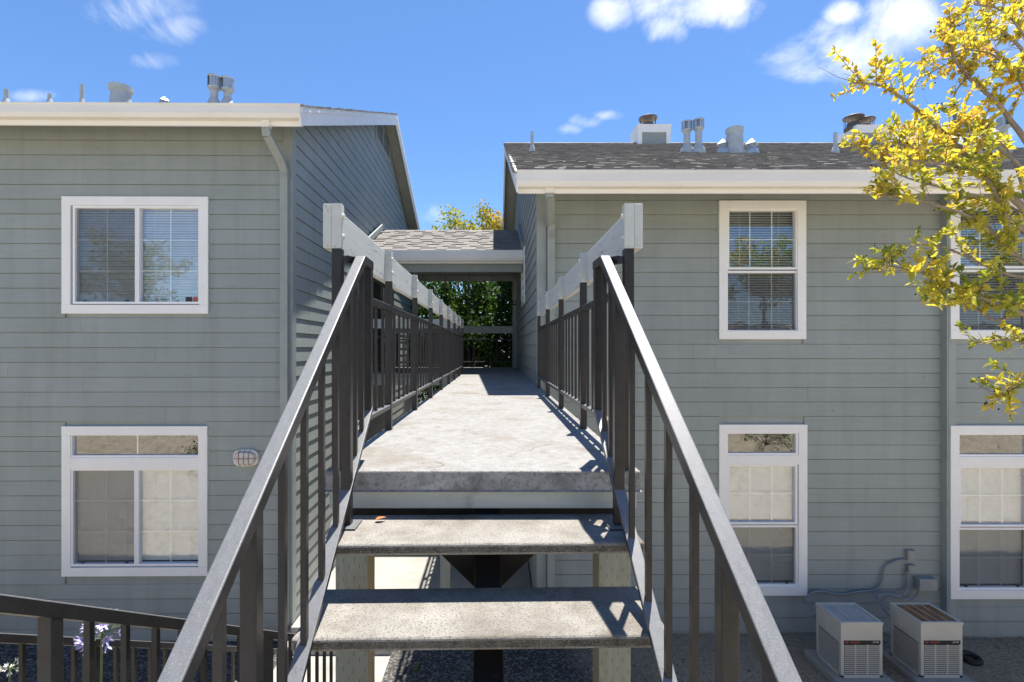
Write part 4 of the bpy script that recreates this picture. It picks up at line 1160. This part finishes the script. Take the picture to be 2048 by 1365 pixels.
# ------------------------------------------------------------------ air conditioners
def air_conditioner(x, y, label, top_m):
    w, d, h = .516, .48, .69
    zb = ZG + .085
    root = empty('air_conditioner', (x + w / 2, y + d / 2, zb), label, 'air conditioner', 'air conditioners by the wall')
    m = MB(); m.box(x + .012, x + w - .012, y + .012, y + d - .012, zb, zb + h - .03); m.build('core', 'ac_dark', root)
    m = MB(); t = .016
    # cabinet: plain upper band, corner posts, base
    band = .27
    m.box(x, x + w, y, y + t, zb + h - band, zb + h - .03); m.box(x, x + w, y + d - t, y + d, zb + h - band, zb + h - .03)
    m.box(x, x + t, y + t, y + d - t, zb + h - band, zb + h - .03); m.box(x + w - t, x + w, y + t, y + d - t, zb + h - band, zb + h - .03)
    for ax in (x, x + w - .04):
        for ay in (y, y + d - .04): m.box(ax, ax + .04, ay, ay + .04, zb, zb + h - band - .0005)
    m.box(x, x + w, y, y + d, zb - .002, zb + .035)
    m.build('cabinet', 'ac_paint', root, bevel=.004)
    # louvred panels: one row of blades per side
    for nm, ax in (('front', 0), ('side', 1)):
        lv = MB()
        for k in range(15):
            z = zb + .048 + k * .0243
            if ax == 0:
                for c0, c1 in ((.045, .175), (.19, .325), (.34, .472)): lv.box(x + c0, x + c1, y + .001, y + .007, z, z + .013)
            else:
                lv.box(x + .001, x + .007, y + .045, y + d - .045, z, z + .013)
        if ax == 0:
            for c in (.1825, .3325): lv.box(x + c - .0075, x + c + .0075, y + .0, y + .011, zb + .036, zb + h - band - .001)
        o = lv.build('louvres', 'ac_paint', root); o['kind'] = 'stuff'
    m = MB()
    m.box(x - .006, x + w + .006, y - .006, y + .03, zb + h - .032, zb + h); m.box(x - .006, x + w + .006, y + d - .03, y + d + .006, zb + h - .032, zb + h)
    m.box(x - .006, x + .03, y + .0301, y + d - .0301, zb + h - .032, zb + h); m.box(x + w - .03, x + w + .006, y + .0301, y + d - .0301, zb + h - .032, zb + h)
    for k in range(1, 4):
        c = x + .03 + (w - .06) * k / 4; m.box(c - .004, c + .004, y + .03, y + d - .03, zb + h - .02, zb + h - .004)
    m.build('top_frame', 'ac_paint', root, bevel=.003)
    m = MB()
    for k in range(30):
        yy = y + .035 + k * (d - .07) / 29; m.box(x + .03, x + w - .03, yy - .003, yy + .003, zb + h - .024, zb + h - .012)
    o = m.build('top_grille', top_m, root); o['kind'] = 'stuff'
    m = MB(); m.box(x + .03, x + w - .03, y + .03, y + d - .03, zb + h - .05, zb + h - .04); m.build('fan_deck', 'ac_litter' if top_m == 'ac_fin' else top_m, root)
    m = MB(); m.box(x + .035, x + w - .03, y - .003, y - .0003, zb + .415, zb + .465); m.build('badge', 'badge_dark', root)
    lx, ly, lz = x + w / 2, y + d / 2, zb
    text_mesh('badge_lettering', 'TRANE', .040, 'badge_red', root, (x + .165 - lx, y - .0036 - ly, .4405), extr=.0005, sx=1.05, shear=.2)
    text_mesh('badge_lettering', 'XE 900', .026, 'badge_white', root, (x + .425 - lx, y - .0036 - ly, .4435), extr=.0005, shear=.2)
    b = MB(); b.cyl((x + .07, y - .0031, zb + .441), (x + .07, y - .0042, zb + .441), .017, n=18); b.cyl((x + .07, y - .0043, zb + .441), (x + .07, y - .0048, zb + .441), .010, n=14, mi=1)
    b.build('badge_emblem', ['badge_red', 'badge_dark'], root)
    m = MB(); m.box(x - .012, x - .001, y + .30, y + .40, zb + .47, zb + .66); m.build('service_cover', 'ac_paint', root, bevel=.002)
    pad = MB(); pad.box(x - .09, x + w + .10, y - .10, y + d + .12, ZG - .05, ZG + .083)
    tag(pad.build('concrete_pad', 'path_concrete', bevel=.008), 'concrete pad under the ' + label.split(' standing')[0], 'pad', 'pads under the air conditioners')
air_conditioner(4.283, 6.19, 'beige air conditioner with clean white top grille standing by the wall', 'ac_fin')
air_conditioner(5.273, 6.19, 'beige air conditioner with rusty brown top grille standing by the wall', 'rust')

# electrical boxes and conduits
def jbox(x, z, w, h, d, label):
    m = MB(); m.box(x - w / 2, x + w / 2, YR - .02 - d, YR - .012, z - h / 2, z + h / 2)
    o = m.build('electrical_box', 'box_grey', bevel=.004)
    m2 = MB(); m2.box(x - w * .36, x + w * .36, YR - .024 - d, YR - .0201 - d, z - h * .36, z + h * .4)
    c = m2.build('cover', 'box_grey', None); c.parent = o
    return tag(o, label, 'electrical box', 'electrical boxes on the wall')
jbox(6.02, -2.99, .115, .15, .06, 'small grey electrical box, topmost of the three above the air conditioners')
jbox(6.03, -3.19, .115, .12, .06, 'small grey electrical box in the middle of the three on the wall')
jbox(6.21, -3.385, .25, .165, .12, 'wide grey electrical box, lowest of the three above the air conditioners')
def smooth_pts(p, n=5):
    out = []
    P = [Vector(q) for q in p]; P = [P[0]] + P + [P[-1]]
    for i in range(1, len(P) - 2):
        for k in range(n):
            t = k / n; a, b, c, d = P[i - 1], P[i], P[i + 1], P[i + 2]
            out.append(.5 * ((2 * b) + (c - a) * t + (2 * a - 5 * b + 4 * c - d) * t * t + (3 * b - a - 3 * c + d) * t ** 3))
    out.append(P[-2]); return out
def conduit(pts, r, label):
    q = [((px_ - 990) * y / 1000, y, -(py_ - 698) * y / 1000) for px_, py_, y in pts]
    m = MB(); m.tube(smooth_pts(q), r, n=8)
    return tag(m.build('conduit', 'conduit_grey', smooth=True), label, 'conduit', 'flexible conduits on the wall')
conduit([(1812, 1121, 7.23), (1792, 1122, 7.24), (1770, 1135, 7.24), (1764, 1160, 7.24), (1750, 1179, 7.24), (1722, 1183, 7.24), (1682, 1189, 7.24), (1642, 1183, 7.24), (1622, 1187, 7.2), (1616, 1202, 7.1), (1630, 1232, 6.75)], .016,
        'long grey conduit sagging along the siding to the cleaner air conditioner')
conduit([(1813, 1143, 7.22), (1816, 1168, 7.23), (1806, 1188, 7.2), (1775, 1196, 7.1), (1762, 1206, 7.0), (1768, 1220, 6.85), (1785, 1238, 6.7)], .016, 'grey conduit dropping from the middle box to the rusty air conditioner')
conduit([(1837, 1172, 7.18), (1834, 1190, 7.2), (1820, 1200, 7.2), (1798, 1195, 7.15), (1775, 1188, 7.1), (1758, 1191, 7.0), (1757, 1203, 6.9), (1785, 1222, 6.7)], .014, 'thin grey conduit looping from the wide box to the rusty air conditioner')
m = MB()
c0 = Vector((6.33, 6.66, ZG + .045))
ring = [c0 + Vector((.095 * math.cos(2 * math.pi * k / 20), .095 * math.sin(2 * math.pi * k / 20), .012 * math.sin(2 * math.pi * k / 20))) for k in range(21)]
m.tube(ring, .036, n=10)
tag(m.build('pipe_ring', 'rubber', smooth=True), 'black rubber ring lying on the soil by the rusty unit', 'ring')

# ------------------------------------------------------------------ plants
def leaf_shape(L, W, bend, fold):
    """six-triangle leaf, pointing along +y, folded on its midrib"""
    pts = [(0, 0, 0), (W * .5, L * .35, fold), (W * .36, L * .7, fold * .6 - bend * .4), (0, L, -bend), (-W * .36, L * .7, fold * .6 - bend * .4), (-W * .5, L * .35, fold), (0, L * .36, 0), (0, L * .7, -bend * .4)]
    fs = [(0, 1, 6), (1, 2, 7, 6), (2, 3, 7), (7, 3, 4), (6, 7, 4, 5), (0, 6, 5)]
    return [Vector(p) for p in pts], fs

def add_leaf(mb, pos, d, up, L, W, tone, bend=.2, fold=.12):
    d = d.normalized(); a = d.cross(up)
    if a.length < 1e-3: a = d.orthogonal()
    a.normalize(); b = a.cross(d)
    ps, fs = leaf_shape(L, W, bend * L, fold * W)
    mb.poly([pos + a * p.x + d * p.y + b * p.z for p in ps], fs, 0, tone)

def rdir(r, zb=0):
    while True:
        v = Vector((r.uniform(-1, 1), r.uniform(-1, 1), r.uniform(-1, 1) + zb))
        if .05 < v.length: return v.normalized()

def broad_tree(name, label, base, h, crown_c, crown_r, nclump, nleaf, leafL, m, bark='bark_dark', seed=1, tones=(.1, .9), group=None, top_tone=0.0, trunk_r=.16):
    r = random.Random(seed)
    base = Vector(base); cc = Vector(crown_c); cr = Vector(crown_r)
    root = empty(name, base, label, 'tree', group)
    t = MB(); fork = base + (cc - base) * .55; fork.x += r.uniform(-.2, .2)
    t.tube(smooth_pts([base, base.lerp(fork, .5) + Vector((r.uniform(-.12, .12), 0, 0)), fork], 4), trunk_r, n=9, taper=trunk_r * .6)
    clumps = []
    for k in range(nclump):
        q = rdir(r); rr = r.random() ** .4
        c = cc + Vector((q.x * cr.x, q.y * cr.y, q.z * cr.z)) * rr
        clumps.append((c, r.uniform(.5, 1.15)))
        if k % 3 == 0:
            t.tube(smooth_pts([fork, fork.lerp(c, .5) + Vector((0, 0, .15)), c], 3), trunk_r * .38, n=5, taper=.012)
    t.build('trunk', bark, root, smooth=True)
    mb = MB(); cs = min(cr) * .34
    for c, s_ in clumps:
        ct = r.uniform(*tones)
        for k in range(int(nleaf / nclump * s_)):
            q = rdir(r); p = c + q * cs * s_ * r.random() ** .45
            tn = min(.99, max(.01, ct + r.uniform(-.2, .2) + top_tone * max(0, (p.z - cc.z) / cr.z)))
            dd = (q + rdir(r) * .9 + Vector((0, 0, -.3)))
            add_leaf(mb, p, dd, rdir(r), leafL * r.uniform(.7, 1.25), leafL * .5, tn)
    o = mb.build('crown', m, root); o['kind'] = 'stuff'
    return root

G = 'trees beyond the breezeway'
broad_tree('shade_tree', 'dark dense tree with forked trunk filling the opening under the breezeway', (-.75, 18.4, ZG), 8, (-.9, 18.7, 1.0), (3.2, 2.0, 3.2), 110, 20000, .17, 'leaf_green', seed=3, tones=(.02, .40), group=G)
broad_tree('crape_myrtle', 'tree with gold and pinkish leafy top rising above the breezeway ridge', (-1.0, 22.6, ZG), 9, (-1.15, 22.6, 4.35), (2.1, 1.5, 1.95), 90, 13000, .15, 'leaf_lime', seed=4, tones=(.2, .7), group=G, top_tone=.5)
broad_tree('shrub_tree', 'sunlit lime green bushy tree beside the far corner of the shake roofed building', (.05, 20.2, ZG), 6, (.15, 20.2, -.7), (1.0, 1.0, 2.7), 44, 6000, .12, 'leaf_lime', seed=5, tones=(.1, .7), group=G)
broad_tree('shade_tree', 'bright green tree seen past the rear corner of the gabled building', (-3.3, 25.5, ZG), 8, (-3.4, 25.5, .4), (2.4, 1.6, 3.4), 60, 9000, .17, 'leaf_lime', seed=6, tones=(.05, .5), group=G)
# trees on the hillside behind the stair; they are what the window panes mirror
G2 = 'trees on the hillside facing the windows'
for i, (x, y, h, wd, s_, mm) in enumerate(((-20, -14, 5.6, 3.2, 11, 'leaf_green'), (-14.5, -17, 6.5, 3.4, 12, 'leaf_lime'), (10.5, -15, 5.2, 2.8, 13, 'leaf_lime'), (15.5, -14, 5.6, 3.0, 14, 'leaf_lime'), (22, -16, 6.5, 3.6, 15, 'leaf_green'), (29, -14, 6.0, 3.6, 16, 'leaf_lime'))):
    zb = gz(x, y)
    lab = ['broad dark green tree on the dry slope facing the sliding windows', 'lime green tree on the slope nearer the stair landing than the dark tree', 'low lime green tree on the slope facing the double hung windows',
           'wider lime green tree next to the low one on the slope', 'large dark tree on the slope between two lime green trees', 'lime green tree at the far end of the slope past the dark tree'][i]
    broad_tree('hillside_tree', lab, (x, y, zb - .1), h, (x, y, zb + h * .62), (wd, wd * .8, h * .36), 55, 5500, .20, mm, seed=s_, group=G2, trunk_r=.2)

# low shrubs on the dry bank, mirrored in the lower panes
G3 = 'low shrubs on the bank'
SHRUBS = ['broad low green shrub at the far end of the bank below the sliding windows', 'largest low green shrub on the bank facing the sliding windows', 'small green shrub at the foot of the bank before the wall lamp',
          'round green shrub on the bank between the upper stair and the crape myrtle', 'small green shrub on the bank just past the crape myrtle trunk', 'broad green shrub at the end of the bank past the crape myrtle',
          'small green shrub beside the outer railing of the lower stair']
for i, (x, y, w_, sd) in enumerate(((-6.6, 2.6, .55, 31), (-5.2, 1.7, .6, 32), (-4.1, 2.9, .4, 33), (2.3, 2.4, .45, 34), (5.2, 2.7, .4, 35), (6.9, 1.9, .55, 36), (-3.3, 1.6, .4, 37))):
    sh_ = empty('shrub', (x, y, gz(x, y) - .02), SHRUBS[i], 'shrub', G3)
    r = random.Random(sd); lf_ = MB(); st_ = MB()
    for k in range(14):
        q = rdir(r, .9); q.z = abs(q.z); c = Vector((x, y, gz(x, y))) + Vector((q.x * w_, q.y * w_, q.z * w_ * .8))
        st_.tube([Vector((x, y, gz(x, y))), Vector((x, y, gz(x, y))).lerp(c, .6) + Vector((0, 0, .03)), c], .007, n=4, taper=.003)
        for j in range(60):
            p = c + rdir(r) * w_ * .38 * r.random() ** .5
            add_leaf(lf_, p, rdir(r, .4), rdir(r), r.uniform(.04, .075), .022, r.uniform(.1, .8))
    st_.build('stems', 'bark_dark', sh_); o = lf_.build('foliage', 'leaf_green', sh_); o['kind'] = 'stuff'

# crape myrtle reaching in from the right
def at(px_, py_, y): return Vector(((px_ - 990) * y / 1000, y, (698 - py_) * y / 1000))
TB = Vector((3.95, 3.15, gz(3.95, 3.15) - .05))
CM = empty('crape_myrtle', TB, 'golden leaved crape myrtle reaching in front of the shake roofed building', 'tree')
rt = random.Random(21)
limbs = [
    ([(2310, 900, 3.1), (2190, 640, 3.0), (2100, 480, 2.95), (2019, 390, 2.9), (1966, 349, 2.85), (1928, 308, 2.8), (1893, 272, 2.75), (1834, 220, 2.7), (1764, 173, 2.65), (1700, 167, 2.6)], .026, 1.0),
    ([(2190, 640, 3.0), (2110, 380, 3.1), (2048, 278, 3.1), (2022, 243, 3.1), (1993, 205, 3.05), (1946, 164, 3.0), (1916, 129, 2.95), (1902, 97, 2.9), (1908, 38, 2.9)], .020, .8),
    ([(1966, 349, 2.85), (1937, 293, 2.95), (1908, 234, 3.0), (1910, 187, 3.0), (1940, 150, 3.0)], .009, .25),
    ([(2190, 640, 3.0), (2110, 520, 2.7), (2048, 464, 2.6), (2004, 424, 2.55), (1988, 380, 2.5), (1950, 340, 2.5), (1890, 330, 2.45), (1820, 320, 2.4)], .016, 1.2),
    ([(2250, 760, 3.0), (2120, 580, 2.8), (2048, 525, 2.7), (2021, 505, 2.65), (1981, 461, 2.6), (1930, 430, 2.55), (1850, 405, 2.5), (1770, 390, 2.5)], .017, 1.3),
    ([(2250, 760, 3.0), (2130, 680, 2.7), (2048, 629, 2.6), (1981, 602, 2.5), (1910, 569, 2.45), (1840, 545, 2.4), (1765, 530, 2.4)], .014, 1.35),
    ([(2048, 629, 2.6), (1990, 640, 2.7), (1964, 625, 2.7), (1913, 602, 2.7), (1870, 600, 2.7)], .008, .7),
    ([(2310, 900, 3.1), (2180, 760, 2.9), (2080, 700, 2.8), (2010, 680, 2.75), (1955, 690, 2.75)], .010, .8),
    ([(2180, 760, 2.9), (2100, 770, 2.8), (2030, 770, 2.75), (2010, 790, 2.7)], .007, .6),
    ([(2100, 480, 2.95), (2060, 440, 3.2), (1990, 400, 3.3), (1900, 380, 3.3), (1800, 350, 3.25), (1730, 300, 3.2)], .012, 1.3),
    ([(2110, 380, 3.1), (2080, 200, 3.2), (2050, 110, 3.2), (2000, 60, 3.15), (1950, 40, 3.1), (1900, 60, 3.1)], .014, 1.1),
    ([(2080, 200, 3.2), (2060, 60, 3.3), (2030, 0, 3.3), (1990, -60, 3.3)], .012, 1.1),
    ([(2120, 580, 2.8), (2060, 560, 3.1), (1990, 540, 3.1), (1900, 500, 3.1), (1830, 490, 3.05), (1760, 540, 3.0)], .011, 1.2),
    ([(2110, 380, 3.1), (2070, 230, 2.8), (2030, 150, 2.7), (1985, 110, 2.65), (1930, 100, 2.6)], .009, 1.0),
    ([(2080, 200, 3.2), (2020, 130, 3.0), (1960, 90, 3.0), (1890, 130, 2.95), (1845, 155, 2.9)], .009, 1.0),
    ([(2100, 480, 2.95), (2050, 350, 2.7), (2000, 300, 2.7), (1940, 260, 2.7), (1880, 300, 2.7), (1800, 290, 2.7)], .010, 1.0),
    ([(2080, 200, 3.2), (2070, 120, 3.0), (2040, 60, 2.9), (2000, 20, 2.85), (1950, 10, 2.8)], .008, 1.0),
    ([(2060, 440, 3.2), (2030, 330, 3.3), (1990, 280, 3.3), (1900, 260, 3.2), (1820, 260, 3.2)], .009, .9),
]
wood = MB()
wood.tube(smooth_pts([TB, TB + Vector((.05, 0, .8)), at(2310, 900, 3.1)], 5), .06, n=10, taper=.03)
leaves = []; berries = []
for pts, r0, dens in limbs:
    P = smooth_pts([at(*p) for p in pts], 6)
    wood.tube(P, r0, n=7, taper=.0035)
    n = len(P)
    for i in range(n):
        f = i / n
        if f < .34: continue
        for k in range(2 if rt.random() < .6 * dens else 1):
            d0 = (P[min(i + 1, n - 1)] - P[max(0, i - 1)]).normalized()
            side = rdir(rt, .35)
            d1 = (d0 * .8 + side).normalized()
            Lt = rt.uniform(.07, .24) * (1.1 - .35 * f) * min(1.15, dens + .25)
            q = [P[i], P[i] + d1 * Lt * .5 + Vector((0, 0, .01)), P[i] + d1 * Lt + Vector((0, 0, rt.uniform(-.02, .05)))]
            if rt.random() > .54 * min(1, dens): 
                if rt.random() < .4: wood.tube(q, .002, n=4, taper=.0008)
                continue
            wood.tube(q, .0026, n=4, taper=.001)
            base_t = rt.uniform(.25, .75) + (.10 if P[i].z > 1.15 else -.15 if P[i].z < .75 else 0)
            nl = int(Lt / .0150) + 2
            for j in range(nl):
                s_ = (j + .6) / nl
                p = q[0].lerp(q[2], s_) + Vector((0, 0, .01 * math.sin(s_ * 3)))
                for sg in (-1, 1):
                    dd = d1 * .5 + rdir(rt) * .9 + Vector((0, 0, .15))
                    Ln = rt.uniform(.024, .054)
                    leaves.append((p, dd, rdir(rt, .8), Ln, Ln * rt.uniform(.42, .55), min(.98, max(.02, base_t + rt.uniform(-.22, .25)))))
            if rt.random() < .10:
                for j in range(rt.randint(3, 7)): berries.append(q[2] + rdir(rt, .6) * rt.uniform(.01, .05))
wood.build('trunk', 'bark', CM, smooth=True)
def frame_key(lf):
    p = lf[0]
    return -(lf[3] / p.y) if (0 < 990 + p.x / p.y * 1000 < 2040 and 0 < 698 - p.z / p.y * 1000 < 1360) else 1
leaves.sort(key=frame_key)
variants = []
for tn in (.08, .22, .36, .5, .64, .8):
    for b in (.1, .3):
        mb = MB(); ps, fs = leaf_shape(1, .48, b, .07); mb.poly(ps, fs, 0, tn)
        o = mb.build('leaf', 'leaf_gold', CM, world_coords=False); variants.append((tn, o.data)); bpy.data.objects.remove(o)
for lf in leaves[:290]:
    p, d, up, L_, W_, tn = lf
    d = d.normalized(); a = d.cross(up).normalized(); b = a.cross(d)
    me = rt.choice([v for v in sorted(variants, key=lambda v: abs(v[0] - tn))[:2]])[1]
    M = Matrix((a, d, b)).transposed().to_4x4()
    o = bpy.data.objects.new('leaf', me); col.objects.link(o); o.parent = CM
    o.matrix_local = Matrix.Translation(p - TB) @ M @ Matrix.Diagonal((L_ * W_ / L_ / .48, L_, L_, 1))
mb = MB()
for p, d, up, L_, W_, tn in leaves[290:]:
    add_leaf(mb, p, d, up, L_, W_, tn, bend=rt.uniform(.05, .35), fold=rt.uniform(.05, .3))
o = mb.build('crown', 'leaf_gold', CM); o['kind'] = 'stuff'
mb = MB()
for p in berries: mb.lathe(p, [(.001, -.005), (.0045, -.002), (.0045, .002), (.001, .005)], n=6)
o = mb.build('seed_pods', 'berry', CM); o['kind'] = 'stuff'
print('leaves', len(leaves))

# lily plants by the lower stair
def lily(base, head, hr, n, m, label, seed):
    r = random.Random(seed); base, head = Vector(base), Vector(head)
    root = empty('lily_plant', base, label, 'flower', 'flowering lilies beside the stairs')
    b = MB(); mid = base.lerp(head, .55) + Vector((.03, 0, .05)); b.tube(smooth_pts([base, mid, head], 6), .007, n=6, taper=.005); b.build('stem', 'stem_green', root, smooth=True)
    f = MB(); st = MB()
    for k in range(n):
        d = rdir(r, .55); L = hr * r.uniform(.55, .8); tip = head + d * L
        st.tube([head, head + d * L * .5 + Vector((0, 0, .004)), tip], .0016, n=4)
        a = d.orthogonal().normalized(); c = d.cross(a)
        for j in range(6):
            t = 2 * math.pi * j / 6; o_ = (a * math.cos(t) + c * math.sin(t))
            pd = d * .85 + o_ * .55
            add_leaf(f, tip, pd, o_, hr * .42, hr * .13, r.uniform(.05, .45), bend=-.15)
    st.build('flower_stalks', 'stem_green', root)
    for mbx in (f,): mbx.tone = [.5] * len(mbx.tone)
    o = f.build('petals', m, root); o['kind'] = 'stuff'
    lv = MB()
    for k in range(16):
        t = r.uniform(0, 6.28); p = base.copy()
        L = r.uniform(.3, .5); o_ = Vector((math.cos(t), math.sin(t), 0)); w = .013
        pr = None
        for j in range(7):
            s_ = j / 6; c_ = base + o_ * L * s_ * .8 + Vector((0, 0, L * (1.5 * s_ - 1.25 * s_ * s_)))
            sd = o_.cross(Vector((0, 0, 1))) * w * (1 - s_ ** 3 * .95)
            if pr: lv.face([pr[0], pr[1], c_ + sd, c_ - sd], 0, .2 + .6 * s_)
            pr = (c_ - sd, c_ + sd)
    lv.build('leaves', 'strap_leaf', root)
lily((-2.62, 3.2, gz(-2.62, 3.2)), at(204, 1266, 2.75), .115, 30, 'petal', 'pale purple lily head behind the black railing of the lower stair', 1)
lily((-2.75, 2.75, gz(-2.75, 2.75)), at(20, 1338, 2.7), .05, 14, 'petal_white', 'small white lily bud low behind the black railing', 2)
lily((1.17, 5.75, ZG), (1.19, 5.78, ZG + .42), .075, 12, 'petal', 'small pale lily on the gravel near the timber support post', 3)
def weed(x, y, h, seed, label):
    r = random.Random(seed); b = MB()
    for k in range(16):
        t = r.uniform(0, 6.28); o_ = Vector((math.cos(t), math.sin(t), 0)); p = Vector((x, y, ZG - .01)); L = h * r.uniform(.6, 1.1)
        q = p + o_ * L * .25 + Vector((0, 0, L * .7)); e = p + o_ * L * .55 + Vector((0, 0, L))
        s_ = o_.cross(Vector((0, 0, 1))) * .005
        b.face([p - s_, p + s_, q + s_ * .8, q - s_ * .8], 0, .3); b.face([q - s_ * .8, q + s_ * .8, e], 0, .6)
    tag(b.build('weed', 'leaf_lime'), label, 'plant', 'weeds in the gravel')
weed(-1.02, 6.42, .13, 1, 'small pale weed growing in the gravel beside the path')
weed(-.02, 6.25, .10, 2, 'low weed in the gravel behind the steel spine')
# dry leaf caught at the railing foot
m = MB(); add_leaf(m, Vector((-.50, 2.07, -.712)), Vector((.8, .3, .35)), Vector((0, 0, 1)), .05, .03, .5); m.tone = [.5] * len(m.tone)
tag(m.build('fallen_leaf', 'dry_leaf'), 'orange dry leaf lying on the tread beside the railing foot', 'leaf')
# straw litter by the air conditioners
mb = MB(); r = random.Random(5)
for i in range(5200):
    x = r.uniform(3.2, 8.4); y = r.uniform(5.6, 7.22)
    if r.random() > (x - 3.2) / 4: continue
    if 4.19 < x < 4.90 and 6.09 < y < 6.8 or 5.18 < x < 5.9 and 6.09 < y < 6.8: continue
    t = r.uniform(0, 6.28); L = r.uniform(.015, .05); d = Vector((math.cos(t), math.sin(t), r.uniform(-.1, .25))) * L; s_ = Vector((-math.sin(t), math.cos(t), 0)) * .0035
    p = Vector((x, y, ZG + .006 + r.uniform(0, .012)))
    mb.face([p - s_, p + s_, p + d + s_, p + d - s_], 0, r.random() * .98 + .005)
tone_mat('straw', 0.9, [(0.09, 0.065, 0.04), (0.24, 0.18, 0.11), (0.40, 0.32, 0.21)], 0, 0)
tag(mb.build('straw_litter', 'straw'), 'dry straw and leaf litter scattered over the brown soil', 'litter', kind='stuff')
